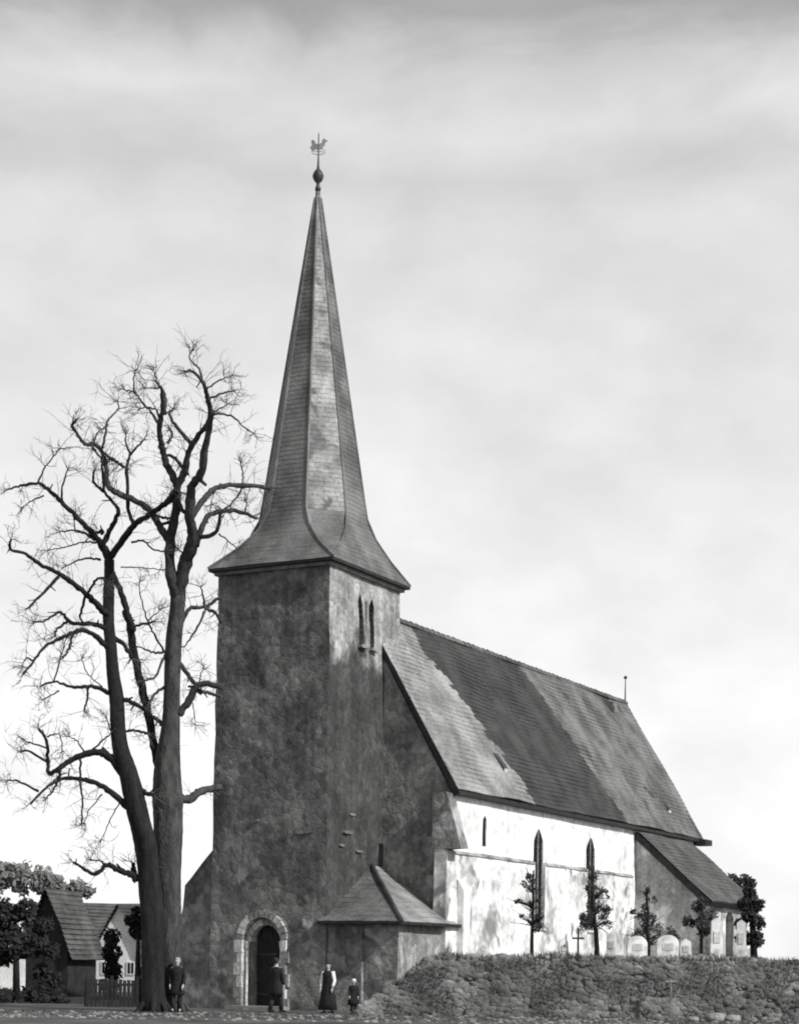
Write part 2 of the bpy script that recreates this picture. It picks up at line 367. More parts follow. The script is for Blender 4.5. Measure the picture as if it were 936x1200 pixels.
# spire: octagon broached onto the square eaves, in overlapping courses
cu, cv = TU / 2, TV / 2 + .05
ZT = 29.75
def ring(z):
    "eight corners at height z, order: W face (N,S), S face (W,E), E face (S,N), N face (E,W)"
    oct_ = []
    for k in range(8):
        a = PI + PI / 8 + k * PI / 4                      # from west, turning to the south
        oct_.append((a))
    if z > 17.7: r = 1.9 * (ZT - z) / (ZT - 17.7) ; t = 0
    else:
        s = (17.7 - z) / (17.7 - 15.5); t = s ** 1.95; r = 1.9 + .3 * s
    r = max(r, .05)
    ov = .25; sq = {'NW': (-ov, TV - ov), 'SW': (-ov, ov), 'SE': (TU + ov, ov), 'NE': (TU + ov, TV - ov)}
    tg = ['NW', 'SW', 'SW', 'SE', 'SE', 'NE', 'NE', 'NW']
    ang = [180 + 22.5, 180 - 22.5, 135 - 22.5, 90 - 22.5, 45 - 22.5, -22.5, -45 - 22.5, -90 - 22.5]   # angle in (u, v), v south
    pts = []
    for a, g in zip(ang, tg):
        ou, ovv = cu + r * math.cos(R(a)), cv + r * math.sin(R(a))
        pts.append((ou * (1 - t) + sq[g][0] * t, ovv * (1 - t) + sq[g][1] * t))
    return pts
zs = []; z = 15.48
while z < 29.4: zs.append(z); z += .17
zs.append(29.55)
for fi, (fname) in enumerate(['west', 'southwest', 'south', 'southeast', 'east', 'northeast', 'north', 'northwest']):
    mb = MB(); segs = 6; mlow = MB()
    for j in range(len(zs) - 1):
        a, b2 = ring(zs[j]), ring(zs[j + 1]); i0, i1 = fi, (fi + 1) % 8
        pl0, pl1, pu0, pu1 = a[i0], a[i1], b2[i0], b2[i1]
        mu = ((pl0[0] + pl1[0]) / 2 - cu, (pl0[1] + pl1[1]) / 2 - cv); ml = math.hypot(*mu) or 1; o_ = .014
        ex = (mu[0] / ml * o_, mu[1] / ml * o_)
        cent = []
        for k in range(segs + 1):
            t = k / segs; jit = random.uniform(-.012, .012) if 0 < k < segs else 0
            lo3 = P(pl0[0] + (pl1[0] - pl0[0]) * t + ex[0], pl0[1] + (pl1[1] - pl0[1]) * t + ex[1], zs[j] + jit - .015)
            up3 = P(pu0[0] + (pu1[0] - pu0[0]) * t, pu0[1] + (pu1[1] - pu0[1]) * t, zs[j + 1])
            un3 = P(pl0[0] + (pl1[0] - pl0[0]) * t, pl0[1] + (pl1[1] - pl0[1]) * t, zs[j] + jit - .015)
            cent.append((lo3, up3, un3))
        vs = [q for c3 in cent for q in c3]; fs = []
        for k in range(segs): fs += [(3 * k, 3 * k + 3, 3 * k + 4, 3 * k + 1), (3 * k + 2, 3 * k + 5, 3 * k + 3, 3 * k)]
        (mlow if zs[j] < 17.5 else mb).add(vs, fs)
    part(mlow, 'spire_foot', M['slate'])
    part(mb, 'spire_face', M['slate_pale'] if fi == 1 else M['slate'], label='paler shingles of the southwest face' if fi == 1 else None)
# hip rolls along the eight edges
for k in range(8):
    pts = [P(*ring(zz)[k], zz + .02) for zz in zs[::4]] ; mb = MB()
    mb.tube(pts, [.05] * len(pts), 5); part(mb, 'hip_roll', M['slate'])
# eaves board and cornice
mb = MB(); e = .27
mb.box(P(-e, e, 15.36), P(TU + e, TV - e, 15.47)); part(mb, 'eaves_board', M['dark'])
mb = MB(); e = .12
mb.box(P(-e, e, 15.24), P(TU + e, TV - e, 15.36)); part(mb, 'cornice', M['wallstone'])
# finial
mb = MB(); mb.lathe([(.09, 0), (.11, .1), (.06, .22), (.07, .3), (.15, .38), (.2, .5), (.2, .58), (.15, .7), (.06, .8), (.04, .95), (.025, 1.25), (.02, 2.0), (.015, 2.1)], (cu, -cv, 29.35), 12); part(mb, 'finial', M['iron'], True)
mb = MB(); zc = 31.0; vx = Vector((math.cos(R(-62)), math.sin(R(-62)), 0))       # vane turned across the view
C0 = Vector((cu, -cv, zc))
def vp(a, h, t=0): return C0 + vx * a * .8 + Vector((0, 0, h * .8)) + Vector((-vx.y, vx.x, 0)) * t
cock = [(-.38, -.12), (-.30, .02), (-.34, .20), (-.22, .25), (-.12, .08), (.02, .04), (.14, .12), (.18, .28), (.27, .32), (.30, .24), (.42, .22), (.31, .15), (.27, .0), (.16, -.14), (.02, -.2), (-.14, -.18), (-.26, -.28)]
mb.prism([vp(a, h, -.015) for a, h in cock], vp(0, 0, .015) - vp(0, 0, -.015)); part(mb, 'weathercock', M['vane'])
mb = MB()
mb.tube([vp(.30 * math.cos(2 * PI * k / 16), -.28 + .14 * math.sin(2 * PI * k / 16)) for k in range(17)], .014, 5)
mb.tube([vp(-.2, -.28), vp(.2, -.28)], .014, 5); part(mb, 'scrollwork', M['vane'])

# north buttress of the tower
mb = MB()
mb.prism([P(.14, TV + .05, 0), P(.14, TV + .05, 6.0), P(.14, TV - .1, 5.7), P(.14, -5.65, 4.55), P(.14, -5.85, 4.35), P(.14, -6.0, 2.8), P(.14, -6.5, 2.1), P(.14, -6.6, 0)], P(1.9, 0, 0))
bt = part(mb, 'buttress', M['stone']); rough_up(bt, .4, .07, 1.1, 4)

# nave
NG, NE_, VS, VN, VR, ZE, ZR = 4.0, 30.3, 2.85, -4.45, -.8, 7.75, 14.25
mb = MB(); gp = [P(NG, VN, 0), P(NG, VS, 0), P(NG, VS, ZE), P(NG, VR, ZR), P(NG, VN, ZE)]
mb.prism(gp, P(NE_ - NG, 0, 0)); nw = part(mb, 'nave', [M['lime'], M['gable']])
cut = []
for u, hw, z0, z1, z2 in ((11.64, .48, 3.1, 6.5, 7.0), (17.1, .48, 3.1, 6.5, 7.0), (6.65, .17, 6.0, 6.95, 7.1)):
    cut.append(([P(u + a, VS + .6, z) for a, z in arch_pts(hw, z0, z1, z2, pointed=True)], P(0, -1.15, 0)))
carve(nw, cut); rough_up(nw, .6, .03, .7, 2)
for p_ in nw.data.polygons:
    if p_.center.x < NG + .12: p_.material_index = 1
# thicker lower wall with its weathered ledge
mb = MB()
x = NG + .45
poly = lambda z: 0
LZ = 5.62
mb.prism([P(3.35, VS - .4, 0), P(3.35, VS + .08, 0), P(3.35, VS + .08, LZ), P(3.35, VS - .03, LZ + .10), P(3.35, VS - .4, LZ + .12)], P(21.85 - 3.35, 0, 0))
lw = part(mb, 'lower_wall', M['lime_old'])
carve(lw, [([P(u + a, VS + .9, z) for a, z in arch_pts(.48, 3.1, 6.5, 7.0, pointed=True)], P(0, -1.6, 0)) for u in (11.64, 17.1)]); rough_up(lw, .5, .028, .8, 9)
for u0_, u1_ in ((3.4, 11.1), (12.18, 16.56), (17.64, 21.85)):
    mb = MB(); mb.prism([P(u0_, VS + .13, 5.58), P(u0_, VS + .10, 5.66), P(u0_, VS - .1, 5.76), P(u0_, VS - .1, 5.5)], P(u1_ - u0_, 0, 0)); part(mb, 'string_course', M['ledge'])
# leaning corner buttress above the ledge
mb = MB(); mb.prism([P(3.35, VS - .5, 5.72), P(3.35, VS + .62, 5.72), P(3.35, VS + .58, 5.95), P(3.35, VS + .05, 7.7), P(3.35, VS - .5, 7.7)], P(.62, 0, 0))
o = part(mb, 'corner_buttress', M['gable']); rough_up(o, .3, .04, 1.5, 3)
mb = MB(); mb.box(P(4.25, VS + .1, 0), P(4.8, VS + .34, 4.3)); mb.add([P(4.25, VS + .34, 4.3), P(4.8, VS + .34, 4.3), P(4.8, VS + .1, 4.7), P(4.25, VS + .1, 4.7), P(4.25, VS + .1, 4.29), P(4.8, VS + .1, 4.29)], [(0, 1, 2, 3), (0, 3, 4), (1, 5, 2)])
o = part(mb, 'buttress', M['lime'])
# nave windows
def lancet(u, hw, z0, z1, z2, dep, bars=True):
    mb = MB(); mb.prism([P(u + a, VS - dep, z) for a, z in arch_pts(hw - .01, z0, z1, z2, pointed=True)], P(0, -.05, 0)); g = part(mb, 'window', M['glass'])
    if bars:
        for z in [z0 + .45 * k for k in range(1, 9)]:
            if z < z2 - .15:
                mb = MB(); mb.tube([P(u - hw, VS - dep + .03, z), P(u + hw, VS - dep + .03, z)], .015, 5); mb.build('bar', M['iron'], g)
        mb = MB(); mb.box(P(u - .03, VS - dep + .05, z0), P(u + .03, VS - dep, z2 - .05)); mb.build('mullion', M['pale2'], g)
        mb = MB(); mb.slab(P(u - hw - .05, VS + .17, z0 - .02), P(u + hw + .05, VS + .17, z0 - .02), P(u + hw + .05, VS - dep, z0 + .12), P(u - hw - .05, VS - dep, z0 + .12), .06); mb.build('sill', M['pale'], g)
lancet(11.64, .48, 3.1, 6.5, 7.0, .07); lancet(17.1, .48, 3.1, 6.5, 7.0, .07); lancet(6.65, .17, 6.0, 6.95, 7.1, .05, False)

# nave roof, three stretches of different tiles
SE_ = 3.1; ZEV = 7.86; ZRG = 14.5
def tiled(mb, a0, a1, b0, b1, rows, seg, step=.016, jit=.008, e0=None, e1=None):
    "tiles in courses on the quad eaves a0-a1, ridge b0-b1"
    a0, a1, b0, b1 = map(Vector, (a0, a1, b0, b1)); n = (a1 - a0).cross(b0 - a0).normalized()
    if n.z < 0: n = -n
    for j in range(rows):
        t0, t1 = j / rows, (j + 1) / rows
        l0, l1 = a0.lerp(b0, t0), a1.lerp(b1, t0); u0, u1 = a0.lerp(b0, t1), a1.lerp(b1, t1)
        ud = (a1 - a0).normalized()
        for e_, lst in ((e0, 0), (e1, 1)):
            if e_ is not None:
                sh_ = ud * (random.Random(e_ * 100 + j).uniform(-.22, .22) + .35 * noise.noise(Vector((e_, j * .22, 0))))
                if lst: l1 = l1 + sh_; u1 = u1 + sh_
                else: l0 = l0 + sh_; u0 = u0 + sh_
        vs = []; fs = []
        for k in range(seg + 1):
            s = k / seg; q = n * (step + random.uniform(-jit, jit)); sag = n * (.09 * noise.noise(l0.lerp(l1, s) * .45))
            vs += [l0.lerp(l1, s) + q + sag, u0.lerp(u1, s) + n * .004 + sag, l0.lerp(l1, s) - n * .05 + sag]
        for k in range(seg): fs += [(3 * k, 3 * k + 3, 3 * k + 4, 3 * k + 1), (3 * k + 2, 3 * k + 5, 3 * k + 3, 3 * k)]
        mb.add(vs, fs)
RW = NG - .12; RE = 30.55
cuts = [RW, 9.2, 17.7, RE]
def roof_u(px, py, v, z):
    d = at(px, py, 60) - Vector((0, 0, EYE)); d /= d.z if abs(d.z) > 1e-6 else 1
    return None
bnd = [(RW, RW), (7.3, 10.9), (17.6, 20.9), (RE, RE + .4)]
for k, mk in enumerate(('tile_l', 'tile_d', 'tile_m')):
    (r0, e0), (r1, e1) = bnd[k], bnd[k + 1]
    mb = MB(); tiled(mb, P(e0, SE_, ZEV), P(e1, SE_, ZEV), P(r0, VR, ZRG), P(r1, VR, ZRG), 36, 30, e0=k if k else None, e1=k + 1 if k < 2 else None)
    part(mb, 'roof', M[mk], label=('paler weathered tiles of the west end', 'dark newer tiles in the middle', 'mid grey old tiles of the east end')[k])
mb = MB(); VN2 = 2 * VR - SE_
tiled(mb, P(RE, VN2, ZEV), P(RW, VN2, ZEV), P(RE, VR, ZRG), P(RW, VR, ZRG), 20, 30); part(mb, 'roof', M['tile_m'], label='north slope of the nave roof')
mb = MB(); mb.prism([P(RW + .03, SE_ - .1, ZEV - .02), P(RW + .03, VR, ZRG - .08), P(RW + .03, VN2 + .1, ZEV - .02), P(RW + .03, VN2 + .3, ZEV - .1), P(RW + .03, VR, ZRG - .35), P(RW + .03, SE_ - .3, ZEV - .1)], P(RE - RW - .2, 0, 0)); part(mb, 'rafters', M['dark'])
mb = MB(); mb.box(P(RW, SE_ + .03, ZEV - .2), P(RE + .3, VS - .05, ZEV - .06)); part(mb, 'eaves_board', M['dark'])
for k in range(58):                                          # ridge tiles
    u = RW + k * (RE - RW) / 58
    mb = MB(); mb.tube([P(u, VR, ZRG + .02 + .012 * math.sin(k * 1.7)), P(u + .5, VR, ZRG + .0)], [.13, .11], 6); part(mb, 'ridge_tile', M['tile_m'])
# verge boards
for u in (RW - .05, RE + .0):
    mb = MB(); mb.prism([P(u, SE_ + .05, ZEV - .1), P(u, VR, ZRG - .02), P(u, VN2 - .05, ZEV - .1), P(u, VN2 + .1, ZEV - .25), P(u, VR, ZRG - .25), P(u, SE_ - .1, ZEV - .25)], P(.06, 0, 0)); part(mb, 'verge_board', M['dark'])
mb = MB(); mb.box(P(RE - .4, SE_ + .35, ZEV - .35), P(RE + .6, SE_ - .35, ZEV - .08)); part(mb, 'eaves_return', M['dark'])
# roof hatches
for (u, t) in ((9.3, .22), (27.6, .2)):
    v = SE_ + (VR - SE_) * t; z = ZEV + (ZRG - ZEV) * t; sl = (ZRG - ZEV) / (SE_ - VR)
    mb = MB(); mb.prism([P(u - .2, v + .22, z - .22 * sl + .2), P(u - .2, v - .22, z + .22 * sl + .02), P(u - .2, v + .22, z - .22 * sl - .1)], P(.4, 0, 0)); ht = part(mb, 'roof_hatch', M['tile_d'])
    mb = MB(); mb.box(P(u - .15, v + .24, z - .22 * sl), P(u + .15, v + .222, z - .22 * sl + .16)); mb.build('pane', M['pale'], ht)
# lightning rod
mb = MB(); mb.tube([P(RE - .1, VR, ZRG), P(RE - .1, VR, ZRG + .9), P(RE - .1, VR, ZRG + 1.2)], [.04, .025, .02], 6); mb.lathe([(.02, 0), (.09, .06), (.09, .12), (.02, .18)], (RE - .1, -VR, ZRG + 1.15), 8); part(mb, 'ridge_rod', M['iron'])

# southern annex under the running-down roof
AU0, AU1, AV = 22.3, 29.2, 6.0
mb = MB(); mb.prism([P(AU0, VS - .2, 0), P(AU0, AV, 0), P(AU0, AV, 4.7), P(AU0, VS - .2, 7.45)], P(AU1 - AU0, 0, 0)); an = part(mb, 'annex', M['annex'])
carve(an, [([P(26.0 + a, AV + .6, z) for a, z in arch_pts(.55, 1.5, 3.8, 4.2)], P(0, -1.1, 0)), ([P(29.0 + a, AV + .6, z) for a, z in arch_pts(.4, 2.6, 3.6, 3.9)], P(0, -1.0, 0))]); rough_up(an, .6, .04, .9, 6)
mb = MB(); mb.box(P(25.4, AV - .3, 1.8), P(26.6, AV - .36, 4.3)); part(mb, 'door', M['oak'])
mb = MB(); mb.box(P(28.55, AV - .25, 2.5), P(29.45, AV - .3, 4.0)); part(mb, 'window', M['glass'])
mb = MB(); mb.box(P(22.35, AV + .0, 0), P(22.95, AV + .55, 4.1)); part(mb, 'buttress', M['annex'])
mb = MB(); tiled(mb, P(AU0 - .2, 6.45, 4.55), P(AU1 + .2, 6.45, 4.55), P(AU0 - .2, SE_ - .1, ZEV - .26), P(AU1 + .2, SE_ - .1, ZEV - .26), 18, 16); part(mb, 'roof', M['tile_a'], label='low roof of the southern annex')
mb = MB(); mb.prism([P(AU0 - .2, 6.42, 4.5), P(AU0 - .2, SE_ - .1, ZEV - .3), P(AU0 - .2, SE_ - .2, ZEV - .58), P(AU0 - .2, 6.2, 4.32)], P(.08, 0, 0)); part(mb, 'verge_board', M['dark'])
mb = MB(); mb.prism([P(AU0 - .1, 6.42, 4.5), P(AU0 - .1, SE_ - .1, ZEV - .32), P(AU0 - .1, SE_ - .1, ZEV - .5), P(AU0 - .1, 6.3, 4.36)], P(AU1 - AU0 + .25, 0, 0)); part(mb, 'rafters', M['dark'])

# porch in the angle of tower and nave
PV, PZ = 2.75, 3.0
mb = MB()
mb.prism([P(.12, .05, 0), P(.12, PV, 0), P(3.98, PV, 0), P(3.98, .05, 0)], P(0, 0, PZ) ); po = part(mb, 'porch', M['stone']); rough_up(po, .45, .05, 1.2, 8)
mb = MB(); mb.box(P(.0, .0, 0), P(.3, 1.45, PZ - .03)); o = part(mb, 'porch_pier', M['stone']); rough_up(o, .4, .04, 1.2, 5)
ea, eb, ec = P(-.32, -.12, PZ + .06), P(-.32, 3.1, PZ + .06), P(4.45, 3.1, PZ + .06)
apx, apx2 = P(3.2, .06, 5.15), P(3.97, .06, 5.15)
mb = MB(); tiled(mb, ea, eb, P(3.15, .0, 5.13), P(3.2, .06, 5.13), 12, 8); part(mb, 'porch_roof', M['porch_tile'])
mb = MB(); tiled(mb, eb, P(3.98, 3.1, PZ + .06), apx, apx2, 12, 8); part(mb, 'porch_roof', M['tile_l'], label='paler south slope of the porch roof')
mb = MB(); mb.tube([eb, apx], [.1, .09], 6); part(mb, 'hip_roll', M['tile_d'])
mb = MB(); mb.prism([P(-.34, -.12, PZ - .02), P(-.34, 3.12, PZ - .02), P(4.45, 3.12, PZ - .02), P(4.45, 2.9, PZ - .02), P(3.98, 2.75, PZ - .02), P(3.98, -.05, PZ - .02), P(-.1, -.12, PZ - .02)], P(0, 0, .1)); part(mb, 'eaves_board', M['dark'])

# ------------------------------------------------------------------ bare trees on the left, limb by limb
def A(pts): return [(x / 2.925, 400 + y / 2.925) for x, y in pts]
def B(pts): return [(x / 3.3333, 700 + y / 3.3333) for x, y in pts]
def smooth(pts, per=5):
    out_ = []; n = len(pts)
    for i in range(n - 1):
        p0, p1, p2, p3 = pts[max(i - 1, 0)], pts[i], pts[i + 1], pts[min(i + 2, n - 1)]
        for k in range(per):
            t = k / per
            out_.append(tuple(.5 * ((2 * p1[j]) + (-p0[j] + p2[j]) * t + (2 * p0[j] - 5 * p1[j] + 4 * p2[j] - p3[j]) * t * t + (-p0[j] + 3 * p1[j] - 3 * p2[j] + p3[j]) * t ** 3) for j in range(2)))
    out_.append(tuple(pts[-1])); return out_
def make_tree(name, label, Y0, m, trunk, trunk_w, limbs, base_flare=1.3, seed=1):
    rng = random.Random(seed)
    base = at(trunk[0][0], trunk[0][1], Y0); base.z = 0
    root = empty(name, base); tag(root, label, 'tree')
    nodes = []                                              # (px, py, Y, r)
    tips = []
    def sweep(pts, w0, w1, ys, nm, ws=None):
        sp = smooth(pts, 12 if nm == 'trunk' else 6); n = len(sp); V = []; Rr = []
        for i, (x, y) in enumerate(sp):
            s = i / (n - 1); Y = ys(s)
            if ws: wpx = ws[min(int(s * (len(ws) - 1)), len(ws) - 2)] * (1 - (s * (len(ws) - 1)) % 1) + ws[min(int(s * (len(ws) - 1)) + 1, len(ws) - 1)] * ((s * (len(ws) - 1)) % 1) if s < 1 else ws[-1]
            else: wpx = w0 + (w1 - w0) * s ** .8
            j = 0 if nm == 'trunk' else (.8 if 0 < i < n - 1 else 0)
            p = at(x + rng.uniform(-j, j), y + rng.uniform(-j, j), Y); V.append(p - base)
            r = wpx / 2 / F * Y * (1.06 if nm == 'trunk' else 1.2) * (1 + (rng.uniform(-.02, .02) if nm == 'trunk' else rng.uniform(-.12, .12))); Rr.append(r); nodes.append((x, y, Y, r, p - base))
        mb = MB(); nn = 22 if nm == 'trunk' else (12 if w0 > 6 else 7); mb.tube(V, Rr, nn)
        vv = []
        for i, q in enumerate(mb.v):                         # bark ridges and swellings
            k = min(i // nn, n - 1); c_ = V[k]; d_ = Vector(q) - c_; r_ = Rr[k]; an = 2 * PI * (i % nn) / nn
            h_ = noise.noise(Vector((math.cos(an) * 3.5, math.sin(an) * 3.5, c_.z * .45 + seed))) * .17 + noise.noise(Vector((math.cos(an) * .9, c_.z * .6, math.sin(an) * .9 + seed))) * .10
            vv.append(tuple(c_ + d_ * (1 + h_)))
        mb.v = vv
        if nm == 'branch' and w0 >= 4:
            for _ in range(2):
                i = rng.randint(2, n - 2); t_ = (V[i] - V[i - 1]).normalized(); d_ = (t_ * .5 + Vector((rng.gauss(0, 1), rng.gauss(0, 1), rng.gauss(0, 1))).normalized()).normalized()
                mb.tube([V[i], V[i] + d_ * (Rr[i] + .08), V[i] + d_ * (Rr[i] + rng.uniform(.12, .3))], [Rr[i] * .5, Rr[i] * .38, Rr[i] * .3], 6)
        mb.build(nm, m, root, True)
        return V, Rr
    V, Rr = sweep(trunk, 0, 0, lambda s: Y0, 'trunk', trunk_w)
    # root flare
    for k in range(7):
        a = 2 * PI * k / 7 + rng.random() * .5; r0 = trunk_w[0] / 2 / F * Y0
        mb = MB(); d = Vector((math.cos(a), math.sin(a), 0))
        mb.tube([d * r0 * .5 + Vector((0, 0, .9)), d * r0 * .85 + Vector((0, 0, .35)), d * r0 * 1.5 + Vector((0, 0, .05)), d * r0 * 2.1 + Vector((0, 0, -.1))], [r0 * .3, r0 * .32, r0 * .22, r0 * .1], 7); mb.build('root', m, root, True)
    paths = []
    for pts, w0, w1 in limbs:
        x, y = pts[0]; best = min(nodes, key=lambda q: (q[0] - x) ** 2 + (q[1] - y) ** 2)
        Ys = best[2]; ln = sum(math.dist(pts[i], pts[i + 1]) for i in range(len(pts) - 1)) / F * Y0
        # limbs spread in depth as well as across
        sl = rng.uniform(-.75, .75) * ln
        V, Rr = sweep(pts, w0, w1, lambda s: Ys + sl * s, 'branch'); paths.append((V, Rr, w0))
    # fine twigs
    mb = MB()
    def twig(p, d, ln, r, depth):
        n = 5; pts = [p]; dd = d.copy()
        for i in range(n):
            dd = (dd + Vector((rng.gauss(0, .22), rng.gauss(0, .22), rng.gauss(.03, .2)))).normalized(); pts.append(pts[-1] + dd * ln / n)
        mb.tube(pts, [r * (1 - .7 * i / n) for i in range(n + 1)], 3, False)
        if depth:
            for k in range(rng.choice((2, 3))):
                i = rng.randint(1, n); q = (dd + Vector((rng.gauss(0, .8), rng.gauss(0, .8), rng.gauss(.1, .7)))).normalized()
                twig(pts[i], q, ln * rng.uniform(.45, .75), r * .6, depth - 1)
    for V, Rr, w0 in paths:
        n = len(V); end = w0 < 9
        cnt = max(4, n // 3)
        for k in range(cnt):
            i = int(n * (0.25 + .75 * rng.random())); i = min(max(i, 1), n - 1)
            t = (V[i] - V[i - 1]).normalized(); side = t.cross(Vector((0, 1, 0))).normalized() * rng.choice((-1, 1))
            d = (t * .5 + side * rng.uniform(.5, 1) + Vector((0, rng.gauss(0, .5), .15))).normalized()
            twig(V[i], d, rng.uniform(.3, .9), .012, 1)
        if Rr[-1] < .09:
            t = (V[-1] - V[-3]).normalized()
            for k in range(6): twig(V[-1], (t + Vector((rng.gauss(0, .8), rng.gauss(0, .8), rng.gauss(0, .6)))).normalized(), rng.uniform(.25, .6), .013, 2)
    tag(mb.build('twigs', M['twig'], root), kind='stuff')
    return root
M['twig'] = mat('twig_bark', .04, .08, 3, bump=.1)

grey_trunk = B([(672, 1620), (668, 1400), (660, 1200), (655, 1000), (655, 800), (655, 650), (668, 450), (678, 200), (690, 60)]) + A([(612, 870)])
gw = [26, 25, 27, 30, 33, 26, 19, 17.5, 17, 17]
grey_limbs = [
 (A([(606, 870), (588, 800), (584, 680), (600, 600), (606, 500), (570, 420), (555, 360), (548, 290), (560, 220), (552, 160)]), 13, 3.5),
 (A([(612, 870), (636, 760), (662, 680), (650, 600), (657, 500), (690, 450), (705, 350), (722, 262), (712, 200), (700, 150), (660, 103), (632, 104)]), 15, 2),
 (A([(606, 500), (635, 440), (650, 370), (690, 310), (722, 262)]), 8, 4),
 (A([(655, 350), (600, 285), (580, 250), (598, 230)]), 4.5, 2),
 (A([(632, 440), (600, 400), (570, 390)]), 4, 3),
 (A([(575, 350), (590, 325), (585, 305)]), 3, 1.5),
 (A([(548, 290), (525, 250), (480, 200), (460, 175), (425, 165)]), 3.5, 1.2),
 (A([(460, 178), (458, 130), (463, 100)]), 2, 1),
 (A([(548, 288), (540, 240), (505, 225), (480, 230)]), 2.8, 1.2),
 (A([(565, 250), (568, 190), (540, 140), (525, 100)]), 3, 1),
 (A([(552, 160), (500, 160)]), 2, 1),
 (A([(720, 250), (790, 255), (830, 290), (870, 315)]), 2.4, 1.2),
 (A([(725, 245), (780, 215)]), 2.2, 1.2),
 (A([(718, 195), (770, 175), (795, 170)]), 2.4, 1.2),
 (A([(710, 160), (760, 130), (790, 120)]), 2.2, 1),
 (A([(692, 130), (680, 90), (650, 60), (655, 35)]), 2.5, 1),
 (A([(658, 600), (700, 540), (740, 505), (800, 493), (900, 500), (925, 503)]), 6.5, 3.5),
 (A([(672, 700), (700, 620), (730, 590), (790, 580), (840, 590), (880, 606)]), 6.5, 3),
 (A([(685, 672), (740, 655), (756, 590)]), 4.5, 3.5),
 (A([(750, 660), (810, 710)]), 1.8, 1),
 (A([(740, 500), (722, 560)]), 1.4, .8),
 (A([(830, 495), (832, 450), (825, 420)]), 2, 1),
 (A([(830, 500), (800, 550), (760, 582)]), 2, 1.5),
 (A([(840, 590), (845, 560), (840, 545)]), 2, 1),
 (A([(604, 604), (560, 605), (520, 588)]), 2.6, 3),
 (A([(655, 605), (620, 570), (606, 540)]), 4, 5),
 (A([(582, 685), (545, 630), (515, 580), (460, 545), (400, 520), (370, 490), (362, 420), (345, 370), (320, 350), (290, 350), (260, 310), (248, 290), (262, 268)]), 8, 2.5),
 (A([(345, 372), (370, 395), (400, 410), (425, 430)]), 3, 2),
 (A([(352, 365), (360, 320), (370, 270), (405, 230), (403, 205)]), 3, 1),
 (A([(320, 352), (330, 320), (350, 300)]), 2.4, 1),
 (A([(600, 510), (560, 560), (520, 588)]), 5, 5),
 (A([(640, 740), (612, 714)]), 1.2, .8),
 (B([(700, 455), (740, 400), (765, 352), (800, 338), (870, 350)]), 8, 6),
 (B([(700, 258), (740, 310), (768, 350)]), 4.5, 4),
 (B([(780, 368), (810, 372), (862, 388)]), 4, 3),
 (B([(780, 335), (785, 300), (795, 270)]), 1.5, .8),
 (B([(745, 395), (760, 450), (765, 500)]), 1.4, .8),
 (B([(690, 780), (740, 790), (780, 760), (862, 742)]), 9, 6.5),
 (B([(704, 108), (740, 45), (800, 35), (860, 0)]), 5, 3),
 (B([(800, 38), (793, -5), (785, -40)]), 3, 1.2),
 (B([(800, 45), (840, 60), (862, 98)]), 4, 2.5),
 (B([(800, 55), (765, 130), (720, 192)]), 3, 1.2),
 (B([(645, 215), (600, 215), (545, 195)]), 3, 1.4),
 (B([(645, 215), (600, 140), (575, 90), (550, 0), (545, -60)]), 2.4, 1),
 (B([(580, 90), (625, 50)]), 1.5, .8),
 (B([(645, 225), (605, 310), (562, 325)]), 3, 2),
 (B([(640, 350), (600, 385), (580, 420)]), 3, 3),
 (B([(650, 520), (620, 485), (600, 470)]), 5, 4)]
make_tree('bare_tree', 'tall bare tree with thick pale grey trunk against the tower', 61.2, M['bark_g'], grey_trunk, gw, grey_limbs, seed=5)

